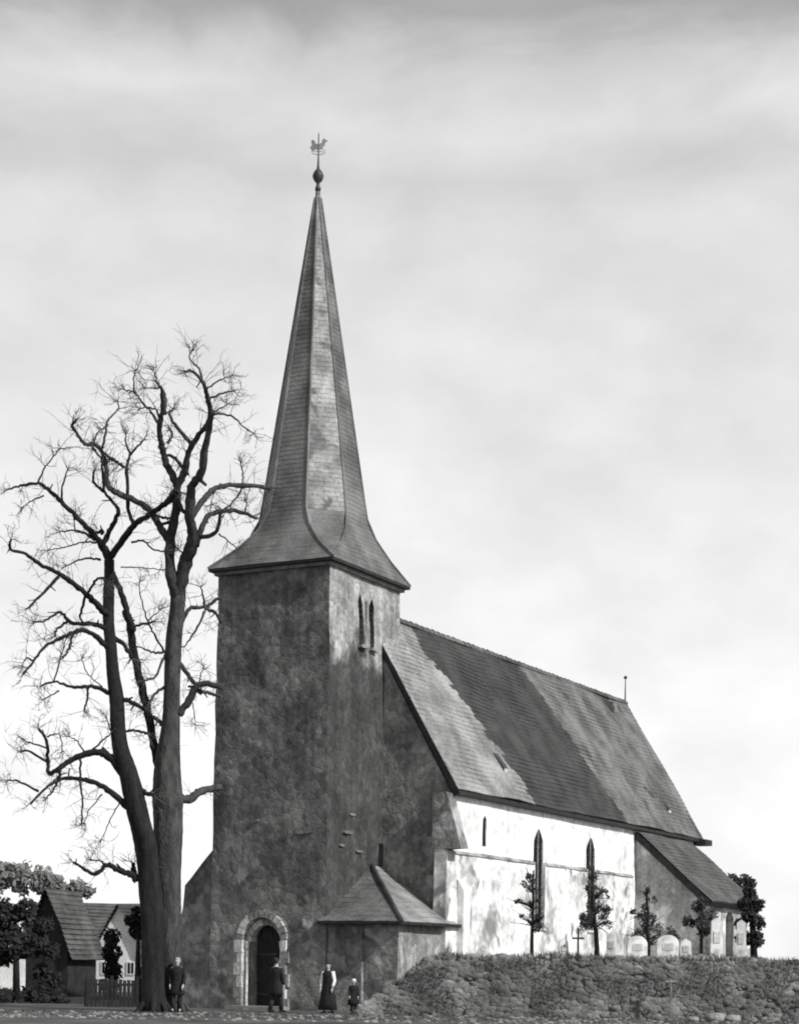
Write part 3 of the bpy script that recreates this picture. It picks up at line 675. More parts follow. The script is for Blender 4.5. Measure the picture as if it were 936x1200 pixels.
dark_trunk = B([(600, 1620), (596, 1400), (590, 1200), (575, 1000), (540, 850), (505, 700), (474, 600), (461, 500), (455, 400), (442, 300), (434, 200), (424, 100), (424, 0)]) + A([(372, 880), (375, 800), (375, 750)])
dw = [26, 25, 25, 25, 24, 21, 18, 16, 15, 14, 13, 12, 12, 12, 11, 11]
dark_limbs = [
 (A([(375, 752), (350, 700), (320, 660), (270, 610), (210, 550), (160, 505), (130, 488), (70, 495), (30, 507)]), 8, 1.8),
 (A([(372, 752), (420, 680), (460, 630), (520, 590), (580, 545), (608, 512)]), 7, 5),
 (A([(352, 702), (375, 650), (402, 595), (400, 570), (360, 520), (320, 480), (325, 440)]), 6, 2),
 (A([(352, 660), (350, 650), (335, 655)]), 4, 3),
 (A([(357, 516), (350, 440), (345, 400), (318, 370)]), 3, 1.5),
 (A([(458, 632), (440, 570), (435, 430), (450, 385), (490, 340)]), 5, 1.6),
 (A([(448, 390), (430, 350), (432, 318)]), 2.5, 1),
 (A([(440, 440), (400, 415), (375, 405)]), 2.5, 1.5),
 (A([(345, 692), (310, 670), (265, 650), (205, 652)]), 4, 1.4),
 (A([(255, 650), (257, 600)]), 1.6, 1),
 (A([(212, 548), (215, 490), (232, 440)]), 2.4, 1.2),
 (A([(130, 488), (150, 440), (170, 410), (207, 368)]), 2, 1),
 (A([(150, 530), (110, 545), (75, 572)]), 1.8, 1),
 (A([(375, 940), (345, 915), (300, 870), (240, 820), (190, 790), (130, 760), (90, 730), (35, 712), (38, 678)]), 8, 2),
 (A([(200, 808), (140, 870), (95, 915)]), 4, 2),
 (A([(300, 870), (325, 825), (352, 812), (370, 830)]), 3, 2.5),
 (A([(292, 872), (275, 940), (285, 965)]), 3, 2),
 (A([(345, 748), (290, 745), (230, 768)]), 3, 1.2),
 (A([(330, 690), (280, 690), (220, 705), (165, 715)]), 2, 1),
 (A([(450, 690), (490, 685), (530, 715), (570, 718)]), 2.4, 1.4),
 (A([(415, 775), (470, 775), (550, 782)]), 1.5, 1),
 (A([(385, 792), (420, 880), (440, 950), (455, 990)]) + B([(490, 60), (505, 100), (520, 200), (545, 320), (570, 420), (590, 520), (610, 640), (638, 745)]), 6, 9),
 (B([(436, 150), (490, 195), (515, 240)]), 5, 4),
 (B([(510, 118), (560, 105), (600, 95)]), 3, 2),
 (B([(470, 395), (520, 415), (565, 437)]), 5, 4),
 (B([(480, 525), (525, 522), (572, 532)]), 2.6, 3),
 (B([(520, 735), (570, 765), (600, 775)]), 5, 4),
 (B([(424, 130), (370, 105), (280, 100), (235, 60), (180, 90), (135, 98)]), 5.5, 1.6),
 (B([(262, 95), (222, 125), (215, 150)]), 3, 1.5),
 (B([(424, 200), (370, 150), (310, 130), (240, 160), (180, 190), (130, 250), (90, 302)]), 6, 1.8),
 (B([(130, 250), (105, 235), (90, 260)]), 2.4, 1),
 (B([(285, 140), (270, 200), (245, 240)]), 3, 1.8),
 (B([(436, 378), (370, 350), (290, 350), (210, 330), (160, 347)]), 5, 1.6),
 (B([(210, 330), (240, 220), (265, 150)]), 1.6, 1),
 (B([(345, 355), (340, 400), (328, 442)]), 2.6, 2),
 (B([(400, 350), (345, 300), (320, 240)]), 1.4, .8),
 (B([(230, 365), (170, 400)]), 1.8, 1),
 (B([(500, 720), (440, 635), (380, 605), (310, 620), (250, 655), (195, 690), (186, 640), (183, 560), (150, 515)]), 9, 2.4),
 (B([(510, 830), (430, 760), (370, 725), (300, 708), (240, 710), (180, 745), (120, 808)]), 7.5, 2),
 (B([(150, 758), (70, 720), (30, 715)]), 3, 1.4),
 (B([(235, 660), (232, 710)]), 4, 3.5),
 (B([(225, 715), (205, 760), (185, 780)]), 3, 1.5),
 (B([(315, 628), (312, 700), (322, 800), (318, 885)]), 2.6, 1.8),
 (B([(186, 645), (110, 600), (80, 605)]), 2.6, 2.2),
 (B([(183, 590), (120, 570), (80, 550)]), 2, 1.2),
 (B([(185, 545), (230, 535), (245, 600)]), 1.8, 1),
 (B([(350, 605), (400, 560), (432, 530), (420, 480)]), 2.2, 1.2),
 (B([(330, 605), (300, 560), (270, 545)]), 1.8, 1),
 (B([(420, 610), (400, 590), (440, 625)]), 3, 3),
 (B([(400, 770), (350, 830), (330, 880)]), 1.6, .8),
 (B([(470, 800), (430, 870), (395, 950)]), 1.6, .8),
 (B([(535, 1105), (515, 1085), (460, 1065), (420, 1045), (370, 1082), (320, 1055), (285, 1035)]), 8, 2.4),
 (B([(410, 1048), (390, 1030), (355, 1028)]), 2.4, 1.2),
 (B([(530, 1110), (522, 1070), (520, 1040)]), 7, 4)]
make_tree('bare_tree', 'black bare tree with long drooping limbs, left of the pale trunked one', 60.4, M['bark_d'], dark_trunk, dw, dark_limbs, seed=11)

# ------------------------------------------------------------------ leafy things
def leaves(mb, c, rad, n, size, rng, squash=1.0):
    for _ in range(n):
        while True:
            d = Vector((rng.uniform(-1, 1), rng.uniform(-1, 1), rng.uniform(-1, 1)))
            if .15 < d.length < 1: break
        d *= (.55 + .45 * rng.random()) / max(d.length, .4) * d.length ** .5
        if noise.noise((Vector(c) + d * rad) * (1.6 / max(rad, .3))) < -.3: continue
        p = Vector(c) + Vector((d.x * rad, d.y * rad, d.z * rad * squash))
        a = Vector((rng.gauss(0, 1), rng.gauss(0, 1), rng.gauss(0, 1))).normalized(); b = a.orthogonal().normalized(); s = size * rng.uniform(.6, 1.3)
        mb.add([p - a * s, p + b * s * .5, p + a * s, p - b * s * .5], [(0, 1, 2, 3)])
def small_tree(px, ytop, Y, blobs, label, name='young_tree', m=None, stubs=(), tr=.07, size=.09, z0=TZ, group=None, fm=None, lean=0):
    rng = random.Random(int(px)); b = at(px, 1118, Y); b.z = z0
    root = empty(name, b); tag(root, label, 'tree', group)
    top = at(px + lean, ytop, Y) - b; mb = MB()
    n = 6; mb.tube([Vector((top.x * k / n + rng.uniform(-.04, .04), rng.uniform(-.04, .04), -.1 + (top.z + .1) * k / n)) for k in range(n + 1)], [tr * (1 - .6 * k / n) for k in range(n + 1)], 7)
    mb.build('trunk', M['bark_d'], root, True)
    for (sx, sy) in stubs:
        e_ = at(sx, sy, Y + rng.uniform(-.4, .4)) - b; s_ = Vector((top.x * .5, 0, e_.z - .25)); mb = MB(); mb.tube([s_, s_.lerp(e_, .5) + Vector((0, 0, .05)), e_], [.04, .03, .02], 5); mb.build('branch', M['bark_d'], root, True)
    mb = MB()
    for (bx, by, br) in blobs:
        c = at(bx, by, Y) - b
        for q_ in range(5):
            e_ = c + Vector((rng.gauss(0, .2), rng.gauss(0, .25), rng.gauss(.03, .2))); s_ = Vector((top.x * c.z / max(top.z, .1), 0, max(c.z - rng.uniform(.1, .35), .3)))
            mb.tube([s_, s_.lerp(e_, .55) + Vector((0, 0, rng.uniform(-.03, .06))), e_], [.02, .013, .006], 4)
    mb.build('twigs', M['bark_d'], root)
    mb = MB()
    for (bx, by, br) in blobs:
        c = at(bx, by, Y + rng.uniform(-.3, .3)) - b; r_ = br / F * Y
        for q_ in range(4):
            o_ = Vector((rng.gauss(0, .5), rng.gauss(0, .4), rng.gauss(0, .5))) * r_; f_ = rng.uniform(.45, .9)
            leaves(mb, c + o_, r_ * f_, int(14 + 1900 * (r_ * f_) ** 2), size * .55, rng)
        sp = Vector((0, 0, c.z)); 
    mb.build('crown', fm or M['leaf'], root)
    return root
GY = 'young trees along the nave wall'
small_tree(624, 1020, 64.0, [(620, 1030, 8), (623, 1045, 7), (610, 1056, 4), (613, 1076, 4), (633, 1072, 8), (634, 1086, 8), (625, 1060, 5)], 'thin young tree with small knotted crown, in front of the western lancet', stubs=((610, 1057), (612, 1077), (635, 1075), (620, 1030)), tr=.075, group=GY)
small_tree(700, 1015, 64.6, [(693, 1025, 7), (692, 1040, 8), (697, 1060, 9), (692, 1078, 11), (711, 1046, 5), (712, 1064, 5), (708, 1080, 9), (684, 1078, 6), (700, 1045, 6)], 'young tree with dense ragged crown, in front of the eastern lancet', stubs=((710, 1045), (712, 1064), (684, 1078), (712, 1080)), tr=.1, group=GY, lean=-6)
small_tree(759, 1040, 65.4, [(757, 1045, 6), (758, 1060, 7), (762, 1075, 9), (757, 1090, 13), (745, 1098, 8), (775, 1097, 10), (742, 1070, 3), (790, 1098, 8)], 'spreading dark young tree, in front of the annex wall', stubs=((745, 1097), (775, 1095), (743, 1070)), tr=.08, group=GY)
small_tree(822, 1050, 66.5, [(822, 1060, 11), (820, 1075, 13), (826, 1092, 10), (808, 1085, 8)], 'dark round shrubby tree by the annex corner', tr=.08, size=.11)

# dark evergreens at the right edge
def bush(name, label, px, Y, blobs, m, size, z0, cat='bush', dens=520, trunk=True):
    rng = random.Random(int(px * 3 + Y)); b = at(px, 1130, Y); b.z = z0; root = empty(name, b); tag(root, label, cat); mb = MB()
    for bx, by, br in blobs:
        r_ = br / F * Y; c = at(bx, by, Y + rng.uniform(-.5, .5) * r_) - b; leaves(mb, c, r_, int(dens * 4.5 * r_ * r_ / (size / .1) ** 2), size, rng)
    mb.build('crown' if trunk else 'foliage', m, root)
    if trunk:
        mb = MB(); tz = at(blobs[0][0], blobs[0][1], Y) - b; mb.tube([(0, 0, -.1), (tz.x * .4, 0, tz.z * .5), tuple(tz)], [.16, .12, .06], 7); mb.build('trunk', M['bark_d'], root, True)
    return root
bush('evergreen_tree', 'dense black evergreen standing at the right edge beyond the annex', 884, 74, [(878, 1046, 9), (873, 1060, 10), (880, 1034, 6), (879, 1075, 12), (886, 1060, 10), (866, 1084, 7), (870, 1100, 10), (884, 1100, 12), (889, 1082, 9)], M['leaf_b'], .12, TZ, 'tree')
bush('far_tree', 'distant grey tree showing over the annex roof end', 862, 140, [(858, 1034, 10), (872, 1036, 13), (864, 1060, 14), (880, 1060, 14)], M['leaf'], .3, 0, 'tree', 400)

# ------------------------------------------------------------------ dyke of field stones in front of the churchyard
rng = random.Random(3)
dk = empty('stone_dyke', (12, 60.4, 0)); tag(dk, 'long dark fieldstone dyke holding up the churchyard in front of the nave', 'wall')
def top_z(x):
    t = min(max((x + .6) / 3.0, 0), 1); return .35 + (1.95 - .35) * (t * t * (3 - 2 * t)) + .05 * math.sin(x * 1.3) + .06 * noise.noise(Vector((x * 2, 0, 0)))
def yl(x): return 60.6 - .02 * x
mb = MB(); xs = [-.6 + .3 * k for k in range(160)]
vs = []; 
for x in xs: vs += [(x - 12, yl(x) - .05 - 60.4, -.1), (x - 12, yl(x) + .12 - 60.4, top_z(x) - .08), (x - 12, yl(x) + .8 - 60.4, top_z(x) - .1), (x - 12, yl(x) + 1.0 - 60.4, -.1)]
fs = []
for k in range(len(xs) - 1):
    for j in range(3): fs.append((4 * k + j, 4 * k + 4 + j, 4 * k + 5 + j, 4 * k + 1 + j))
mb.add(vs, fs); tag(mb.build('bank_core', M['field'], dk), label='earth core between the field stones')
def stone_at(mb, x, y, z, rx, ry, rz_):
    vs = []; fs = []; n1, n2 = 4, 7; sd = Vector((x * 7, y * 3, z * 5))
    for i in range(n1 + 1):
        th = PI * i / n1
        for k in range(n2):
            ph = 2 * PI * k / n2; d = Vector((math.sin(th) * math.cos(ph), math.sin(th) * math.sin(ph), math.cos(th)))
            q = 1 + .22 * noise.noise(d * 1.3 + sd); vs.append((x + d.x * rx * q, y + d.y * ry * q, z + d.z * rz_ * q))
    for i in range(n1):
        for k in range(n2): fs.append((i * n2 + k, i * n2 + (k + 1) % n2, (i + 1) * n2 + (k + 1) % n2, (i + 1) * n2 + k))
    q = noise.noise(Vector((x * .7, 0, z * 1.3))); mb.add(vs, fs, 0 if q + rng.uniform(-.15, .15) < .05 else (1 if q < .4 and rng.random() < .93 else 2))
mb = MB(); nst = 0
while nst < 6500:
    x = rng.uniform(-.5, 34); tzv = top_z(x); z = rng.uniform(0, tzv - .02); s = rng.choice((.07, .09, .12, .16, .2))
    stone_at(mb, x - 12, yl(x) - .06 + .09 * z - 60.4, z, s * rng.uniform(1, 1.6), .07 + s * .15, s * rng.uniform(.6, .95)); nst += 1
M['st1'] = mat('stone_dark', .075, .15, .8, bump=.4); M['st2'] = mat('stone_mid', .10, .19, .8, bump=.4); M['st3'] = mat('stone_pale', .16, .27, .8, bump=.4)
tag(mb.build('field_stones', [M['st1'], M['st2'], M['st3']], dk, True), kind='stuff')
# grass hanging over the top and along the foot
def grass(name, n, fx, m, h0, h1):
    mb = MB()
    for _ in range(n):
        x, y, z = fx(); h = rng.uniform(h0, h1); a = rng.uniform(0, PI); dx, dy = .018 * math.cos(a), .018 * math.sin(a); lx, ly = rng.gauss(0, .35) * h, rng.gauss(0, .35) * h
        mb.add([(x - dx, y - dy, z), (x + dx, y + dy, z), (x + lx, y + ly, z + h)], [(0, 1, 2)])
    return tag(mb.build(name, m), {'g': ''}.get(name), None)
def fx1():
    x = rng.uniform(.6, 36); y = yl(x) + rng.uniform(.0, .7); return x, y, top_z(x) - .08
o = grass('grass', 9000, fx1, M['turf'], .08, .28); tag(o, 'ragged grass growing along the top of the dyke', 'grass', kind='stuff')
def fx2():
    x = rng.uniform(-14, 22); y = rng.uniform(54.5, 60.3) + rng.gauss(0, .1)
    return x, y, -.02
o = grass('grass', 9000, fx2, M['turf'], .03, .12); tag(o, 'short trodden grass on the ground before the church', 'grass', kind='stuff')

def fx3():
    while True:
        x = rng.uniform(.3, 34); z = rng.uniform(0, 1) * top_z(x)
        if noise.noise(Vector((x * .8, 5, z * 1.4))) > .05: break
    return x, yl(x) + .06 * z - .1, z
mb = MB()
for _ in range(11000):
    x, y, z = fx3(); a_ = Vector((rng.gauss(0, 1), rng.gauss(0, .5), rng.gauss(0, 1))).normalized(); b_ = a_.orthogonal().normalized(); s_ = rng.uniform(.015, .05); p_ = Vector((x, y - rng.random() * .08, z))
    mb.add([p_ - a_ * s_, p_ + b_ * s_ * .5, p_ + a_ * s_, p_ - b_ * s_ * .5], [(0, 1, 2, 3)])
tag(mb.build('ground_cover', M['weed']), 'low weeds creeping over the face of the dyke', 'weeds', kind='stuff')
# loose light stones by the road at the right
for (px, py, s) in ((838, 1189, .4), (858, 1192, .32), (812, 1193, .22)):
    q = at(px, py, 58.4); mb = MB(); stone_at(mb, 0, 0, s * .3, s, s * .6, s * .42); mb.mi = [0] * len(mb.mi)
    o = mb.build('boulder', M['pale2'], None, True); o.location = (q.x, 58.4, 0)
    tag(o, {838: 'largest pale boulder at the foot of the dyke, bottom right', 858: 'rightmost pale boulder at the foot of the dyke', 812: 'smallest pale boulder at the foot of the dyke, left of the larger ones'}[px], 'boulder')

mb = MB()
for _ in range(1500):
    x = rng.uniform(-14, 16); y = rng.uniform(52.5, 60.2); s = rng.choice((.015, .02, .03, .05, .08)); stone_at(mb, x, y, s * .1, s * 1.3, s, s * .5)
mb.mi = [0] * len(mb.mi); tag(mb.build('gravel', M['st3'], None, True), 'scattered loose stones on the trodden ground before the church', 'gravel', kind='stuff')
# T-shaped post in front of the dyke
q = at(786, 1158, 59.6); r_ = empty('marker_post', (q.x, 59.6, 0)); tag(r_, 'pale T-shaped marker post against the dyke, right of centre', 'post')
mb = MB(); mb.box((-.03, -.04, 0), (.03, .04, 1.3)); mb.build('post', M['wallstone'], r_)
mb = MB(); mb.box((-.18, -.06, 1.2), (.18, -.0405, 1.26)); mb.build('crossbar', M['pale2'], r_)

# ------------------------------------------------------------------ graves
def gravestone(px, Y, wpx, ytop, kind, label, m='pale'):
    b = at(px, 1118, Y); b.z = TZ; r_ = empty('gravestone', b, R(random.uniform(-14, 6))); tag(r_, label, 'gravestone', 'gravestones along the nave wall')
    h = at(px, ytop, Y).z - TZ; wd = wpx / F * Y
    mb = MB(); mb.box((-wd / 2 - .08, -.16, -.05), (wd / 2 + .08, .16, .12)); mb.build('plinth', M['pale2'], r_)
    mb = MB()
    if kind == 'cross':
        mb.box((-.035, -.04, .12), (.035, .04, h)); mb.box((-.2, -.03, h - .38), (-.037, .03, h - .31)); mb.box((.037, -.03, h - .38), (.2, .03, h - .31)); mb.build('cross', M['iron'], r_)
    elif kind == 'round':
        mb.prism([(a, -.08, z) for a, z in arch_pts(wd / 2, .12, max(h - .3, .2), h)], (0, .16, 0)); o = mb.build('slab', M['lime_old'], r_)
        mb = MB(); mb.box((-wd * .25, -.095, h * .45), (wd * .25, -.081, h * .7)); mb.build('inscription_panel', M['pale'], r_)
    else:
        mb.prism([(-wd / 2, -.09, .12), (wd / 2, -.09, .12), (wd / 2 * .85, -.07, h - .12), (0, -.07, h), (-wd / 2 * .85, -.07, h - .12)], (0, .16, 0)); mb.build('slab', M['lime_old'], r_)
        mb = MB(); mb.box((-wd * .25, -.105, h * .45), (wd * .25, -.091, h * .7)); mb.build('inscription_panel', M['pale'], r_)
gravestone(746, 63.2, 24, 1097, 'round', 'broad white gravestone below the spreading dark young tree')
gravestone(782, 63.4, 26, 1096, 'round', 'white gravestone, second from the right, beside the annex tree')
gravestone(803, 63.8, 14, 1100, 'peak', 'narrow pointed pale gravestone left of the annex corner')
gravestone(716, 63.0, 12, 1092, 'peak', 'tall narrow white gravestone right of the dense young tree')
gravestone(660, 63.6, 12, 1100, 'peak', 'small white gravestone between the two lancet windows')
gravestone(677, 63.3, 9, 1088, 'cross', 'dark iron grave cross between the two lancet windows')
gravestone(839, 64.0, 15, 1076, 'peak', 'tall pale pillar-like gravestone before the annex')
gravestone(868, 64.4, 12, 1078, 'peak', 'pale upright gravestone by the black evergreen')
gravestone(566, 63.0, 12, 1104, 'round', 'low pale gravestone beside the porch end of the nave')

# ------------------------------------------------------------------ people
def person(px, Y, H, face, label, female=False, child=False, hair='hair_d', hat=False, coat='cloth', sleeves=None, arms=((.10, .05), (.10, .05)), stride=.1, z0=0, panel=False):
    base = at(px, 1187, Y); base.z = z0; s = H / 1.72
    root = empty('person', base, face); root.scale = (s, s, s); tag(root, label, 'person')
    hd = 1.18 if child else 1.0
    # skeleton: one continuous skinned surface (x right, y forward)
    V = []; E = []; Rd = []
    def v(x, y, z, r, pr=None):
        V.append((x, y, z)); Rd.append(r); i = len(V) - 1
        if pr is not None: E.append((pr, i))
        return i
    pel = v(0, 0, .95, .13); ab = v(0, .0, 1.1, .12, pel); che = v(0, 0, 1.3, .14, ab); nk = v(0, .0, 1.44, .055, che); nk2 = v(0, .01, 1.50, .05, nk)
    h1 = v(0, .02, 1.57, .075 * hd, nk2); h2 = v(0, .015, 1.64, .085 * hd, h1); h3 = v(0, .01, 1.69, .05 * hd, h2)
    arm_pts = []; leg_pts = []
    for si, sg in enumerate((-1, 1)):
        fo, el_ = arms[si]
        sh = v(sg * .17, 0, 1.39, .06, che); eb_ = v(sg * (.2 + .5 * el_), fo * .3, 1.12, .042, sh); wr = v(sg * (.2 + .3 * el_), fo + .04, .88, .028, eb_)
        pa = v(sg * (.2 + .3 * el_), fo + .055, .82, .032, wr)
        for k in range(4):
            f1 = v(sg * (.2 + .3 * el_), fo + .03 + .018 * k, .765, .0095, pa); ln = (.045, .055, .05, .035)[k]; v(sg * (.185 + .3 * el_), fo + .035 + .018 * k, .765 - ln, .008, f1)
        t1 = v(sg * (.18 + .3 * el_), fo + .10, .81, .010, pa); v(sg * (.175 + .3 * el_), fo + .115, .775, .009, t1)
        arm_pts.append([V[sh], V[eb_], V[wr]])
        st = stride * sg
        hp = v(sg * .09, 0, .88, .09, pel); kn = v(sg * .1, st * .5 + .03, .5, .06, hp); an_ = v(sg * .1, st, .1, .04, kn); v(sg * .11, st + .15, .04, .035, an_)
        leg_pts.append([V[hp], V[kn], V[an_]])
    me = bpy.data.meshes.new('body'); me.from_pydata(V, E, []); me.materials.append(M['skin'])
    o = bpy.data.objects.new('body', me); col.objects.link(o); o.parent = root
    sk = o.modifiers.new('skin', 'SKIN'); sk.use_smooth_shade = True
    for i, r in enumerate(Rd): me.skin_vertices[0].data[i].radius = (r, r)
    me.skin_vertices[0].data[0].use_root = True
    ss = o.modifiers.new('sub', 'SUBSURF'); ss.levels = ss.render_levels = 2
    # face
    for sg in (-1, 1):
        mb = MB(); mb.lathe([(.004, -.012), (.012, -.006), (.014, 0), (.012, .006), (.004, .012)], (sg * .03, .095 * hd, 1.63), 8); mb.build('eye', M['cloth'], root, True)
        mb = MB(); mb.tube([(sg * .083 * hd, .01, 1.645), (sg * .095 * hd, .0, 1.62), (sg * .083 * hd, .01, 1.59)], [.012, .016, .01], 6); mb.build('ear', M['skin'], root, True)
    mb = MB(); mb.tube([(0, .088 * hd, 1.635), (0, .112 * hd, 1.605), (0, .095 * hd, 1.597)], [.009, .014, .01], 6); mb.build('nose', M['skin'], root, True)
    mb = MB(); mb.box((-.024, .09 * hd, 1.568), (.024, .098 * hd, 1.575)); mb.build('mouth', M['cloth2'], root)
    # hair or hat
    mb = MB(); n = 14; hz = 1.70 + (.02 if child else 0)
    mb.lathe([(.092 * hd, -.10), (.1 * hd, -.03), (.094 * hd, .02), (.07 * hd, .055), (.02, .07)], (0, -.012, hz - .02), n, 1, 1.05)
    mb.v = [(x, y - (.035 if z < hz - .03 and y > .02 else 0), z) for x, y, z in mb.v]; mb.build('hair', M[hair], root, True)
    if hat:
        mb = MB(); mb.lathe([(.16, 0), (.165, .012), (.1, .02), (.098, .1), (.085, .115), (.02, .12)], (0, 0, 1.70), 16); mb.build('hat', M['cloth2'], root, True)
    # clothes
    mb = MB()
    hem = .12 if female else (.55 if not child else .42)
    prof = [(.07, 1.46), (.14, 1.435), (.205, 1.38), (.205, 1.25), (.18, 1.1), (.195, .95)] + ([(.24, .7), (.30, .35), (.33, hem)] if female else [(.215, .8), (.24, .65), (.25, hem)])
    fat = 1.12 if child else 1
    mb.lathe([(r * fat, z) for r, z in prof[::-1]], (0, 0, 0), 18, 1.05, .72)
    # folds
    mb.v = [(x * (1 + .08 * math.sin(7 * math.atan2(y, x) + 2 * z) * max(0, 1.15 - z)), y * (1 + .08 * math.sin(7 * math.atan2(y, x) + 2 * z) * max(0, 1.15 - z)), z) for x, y, z in mb.v]
    mb.build('dress' if female else 'coat', M[coat], root, True)
    for p in arm_pts:
        mb = MB(); a_, b_, c_ = map(Vector, p); mb.tube([a_ + Vector((0, 0, .03)), a_.lerp(b_, .5), b_, b_.lerp(c_, .6), c_ + (b_ - c_) * .08], [.075 * fat, .07, .06, .055, .05], 10); mb.build('sleeve', M[sleeves or coat], root, True)
    if not female:
        for p in leg_pts:
            mb = MB(); a_, b_, c_ = map(Vector, p); mb.tube([a_, a_.lerp(b_, .5), b_, b_.lerp(c_, .5), c_ - Vector((0, 0, .02))], [.11, .095, .08, .075, .07], 10); mb.build('trouser_leg', M['cloth2'], root, True)
    for p in leg_pts:
        c_ = Vector(p[2]); mb = MB(); mb.tube([c_ + Vector((0, -.07, -.055)), c_ + Vector((0, 0, -.04)), c_ + Vector((.005, .1, -.055)), c_ + Vector((.01, .18, -.065))], [.04, .05, .042, .03], 8); mb.build('shoe', M['cloth'], root, True)
    if panel:
        mb = MB(); mb.slab((-.13, .155, 1.05), (.13, .155, 1.05), (.16, .25, .35), (-.16, .25, .35), .015); mb.build('apron', M['white'], root, True)
    return root
person(207, 60.6, 1.74, R(170), 'person in a long dark coat standing at the foot of the pale trunked tree', hair='hair', stride=.06, arms=((.12, .14), (.02, .05)))
person(323, 62.4, 1.78, R(-35), 'person in dark coat and trousers standing at the portal, back half turned', hair='hair_d', stride=.16, arms=((.16, .1), (.05, .1)))
person(384, 61.6, 1.66, R(150), 'person in a long black dress with white sleeves by the tower corner', female=True, sleeves='white', arms=((.06, .12), (.06, .12)))
person(414, 61.6, 1.12, R(185), 'fair-haired child in a wide dark coat standing before the porch', child=True, hair='white', stride=.05)

# ------------------------------------------------------------------ village on the left
def house(name, label, cat, px0, px1, Y, wall_z, ridge_z, depth, rz, mw, mr_, gable_dark=False, wins=(), chim=None, side=()):
    a = at(px0, 1130, Y); b = at(px1, 1130, Y); wd = b.x - a.x; root = empty(name, (a.x, Y, 0), rz); tag(root, label, cat)
    mb = MB(); D = depth
    mb.prism([(0, 0, 0), (wd, 0, 0), (wd, 0, wall_z), (wd / 2, 0, ridge_z), (0, 0, wall_z)], (0, D, 0)); mb.build('wall', mw, root)
    for sg in (0, 1):
        mb = MB(); e0 = (-.35 if sg == 0 else wd + .35); sl = (ridge_z - wall_z) / (wd / 2); z0 = wall_z - .35 * sl
        a0, a1 = Vector((e0, -.3, z0 + .05)), Vector((e0, D + .3, z0 + .05)); b0, b1 = Vector((wd / 2, -.3, ridge_z + .06)), Vector((wd / 2, D + .3, ridge_z + .06))
        tiled(mb, a0, a1, b0, b1, 14, 10, .05, .02); mb.build('roof', mr_, root)
    for (x, z, w_, h_) in wins:
        mb = MB(); mb.box((x - w_ / 2, -.06, z), (x + w_ / 2, .02, z + h_)); f = mb.build('window', M['white'], root)
        mb = MB(); mb.box((x - w_ / 2 + .07, -.075, z + .07), (x - .03, -.061, z + h_ - .07)); mb.build('pane', M['glass'], f)
        mb = MB(); mb.box((x + .03, -.075, z + .07), (x + w_ / 2 - .07, -.061, z + h_ - .07)); mb.build('pane', M['glass'], f)
    for y in side:
        mb = MB(); mb.box((-.06, y - .4, .9), (.02, y + .4, 1.95)); f = mb.build('window', M['white'], root)
        for y0 in (y - .34, y + .04):
            mb = MB(); mb.box((-.075, y0, .97), (-.061, y0 + .3, 1.88)); mb.build('pane', M['glass'], f)
    if chim:
        x, y, h_ = chim; mb = MB(); mb.box((x - .3, y - .3, ridge_z - 1.2), (x + .3, y + .3, ridge_z + h_)); c_ = mb.build('chimney', M['pale'], root)
        mb = MB(); mb.box((x - .36, y - .36, ridge_z + h_), (x + .36, y + .36, ridge_z + h_ + .12)); mb.build('chimney_cap', M['pale2'], c_)
    return root
# barn: dark gable end towards us, roof slope falling right
house('barn', 'tarred black barn with steep gable at the far left', 'barn', 30, 84, 84, 2.4, 4.75, 3.0, R(-16), M['house_dark'], M['house_roof'], chim=None)
house('farmhouse', 'long whitewashed farmhouse with grey roof behind the black barn', 'house', 184, 294, 120, 2.5, 5.3, 8.5, R(90), M['house_w'], M['house_roof'], chim=(3, 6.6, .5), side=(1.2, 3.0, 4.6, 6.2))
house('cottage', 'small whitewashed cottage with steep dark gable roof behind the board fence', 'house', 112, 168, 98, 2.3, 4.5, 4.5, R(-12), M['house_w'], M['tile_d'], wins=((.55, .9, .45, .7), (1.95, .9, .45, .7)))
house('shed', 'low whitewashed shed peeping out under the yew bush at the left edge', 'shed', -30, 44, 92, 1.75, 3.0, 4, R(0), M['house_w'], M['tile_d'], wins=((1.0, .7, .4, .5),))
bush('bush', 'black evergreen bush at the left edge in front of the barn', 20, 70, [(18, 1080, 20), (38, 1105, 20), (12, 1108, 20), (50, 1140, 13), (20, 1170, 16), (0, 1070, 20), (0, 1172, 18), (46, 1168, 16), (30, 1185, 14), (-8, 1100, 20), (52, 1085, 12), (60, 1115, 12), (30, 1065, 14), (2, 1120, 16), (66, 1150, 12), (70, 1175, 12)], M['leaf_b'], .12, 0, 'bush')
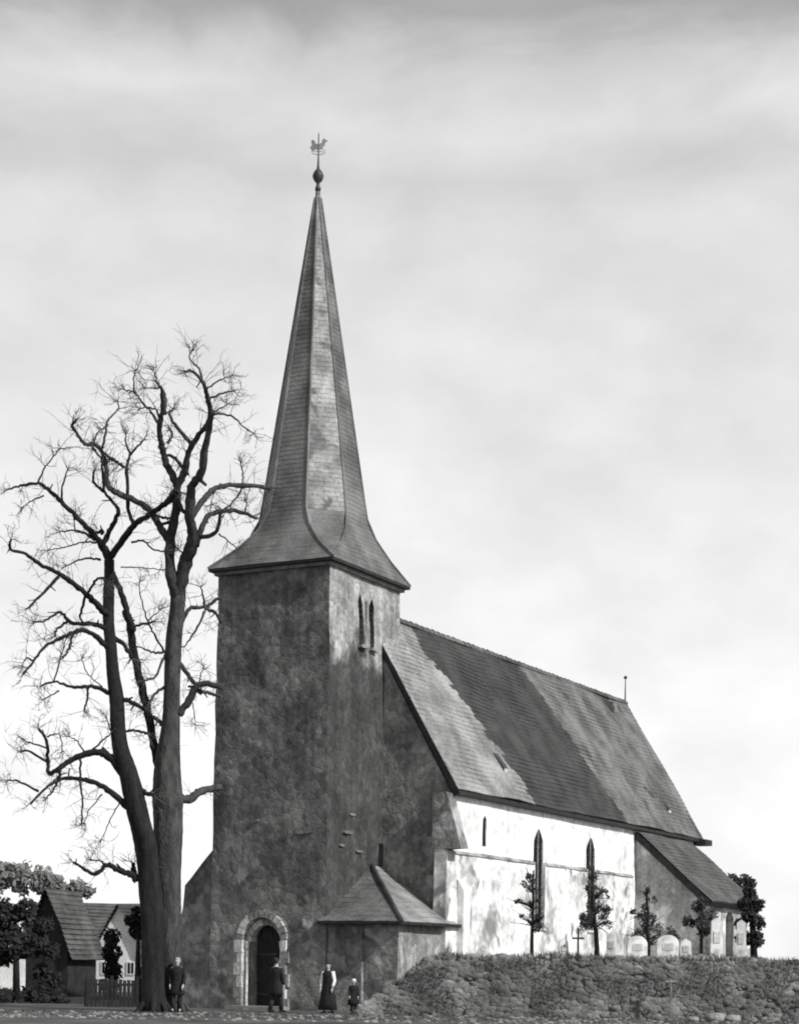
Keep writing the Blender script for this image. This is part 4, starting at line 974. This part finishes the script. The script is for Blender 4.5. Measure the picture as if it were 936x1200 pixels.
bush('bush', 'tall dark bush between the farmhouse walls left of the bare trees', 131, 78, [(131, 1098, 11), (130, 1117, 13), (132, 1138, 13), (129, 1155, 12), (131, 1172, 12)], M['leaf_b'], .12, 0, 'bush')
bush('bush', 'black shrub hanging before the farmhouse roof, behind the bare trees', 162, 72, [(162, 1092, 12), (154, 1080, 9), (168, 1078, 10), (160, 1068, 7)], M['leaf_b'], .12, 0, 'bush')
bush('far_tree', 'round pale grey tree far off at the left edge', 30, 190, [(28, 1030, 22), (10, 1025, 16), (50, 1033, 20), (65, 1035, 12), (-10, 1028, 24)], M['leaf_g'], .35, 0, 'tree', 500)
bush('far_tree', 'small pale grey tree far off behind the farmhouse roof', 92, 220, [(90, 1042, 14), (102, 1045, 10), (78, 1044, 10)], M['leaf_g'], .35, 0, 'tree', 500)
# board fence
f0, f1 = at(100, 1187, 66), at(160, 1187, 66)
fr = empty('board_fence', (f0.x, 66, 0)); tag(fr, 'low dark board fence between the barn and the bare trees', 'fence')
k = 0; x = 0
while x < f1.x - f0.x:
    mb = MB(); mb.box((x, 0, 0), (x + .12, .025, .95 + .03 * random.random())); mb.build('board', M['dark'], fr); x += .145
for z in (.25, .75):
    mb = MB(); mb.box((0, .027, z), (f1.x - f0.x, .07, z + .08)); mb.build('rail', M['dark'], fr)
for x in (0, (f1.x - f0.x) / 2, f1.x - f0.x):
    mb = MB(); mb.box((x - .05, .072, 0), (x + .05, .17, 1.1)); mb.build('post', M['dark'], fr)

# distant low land
mb = MB(); n = 60
pts = [(-700 + 1400 * k / n, 900, 3 + 4 * noise.noise(Vector((k * .21, 1, 0))) + 3) for k in range(n + 1)]
vs = []; fs = []
for (x, y, z) in pts: vs += [(x, y - 60, -1), (x, y, z), (x, y + 200, z * .8)]
for k in range(n): fs += [(3 * k, 3 * k + 3, 3 * k + 4, 3 * k + 1), (3 * k + 1, 3 * k + 4, 3 * k + 5, 3 * k + 2)]
mb.add(vs, fs); tag(mb.build('hills', M['leaf_g']), kind='structure')
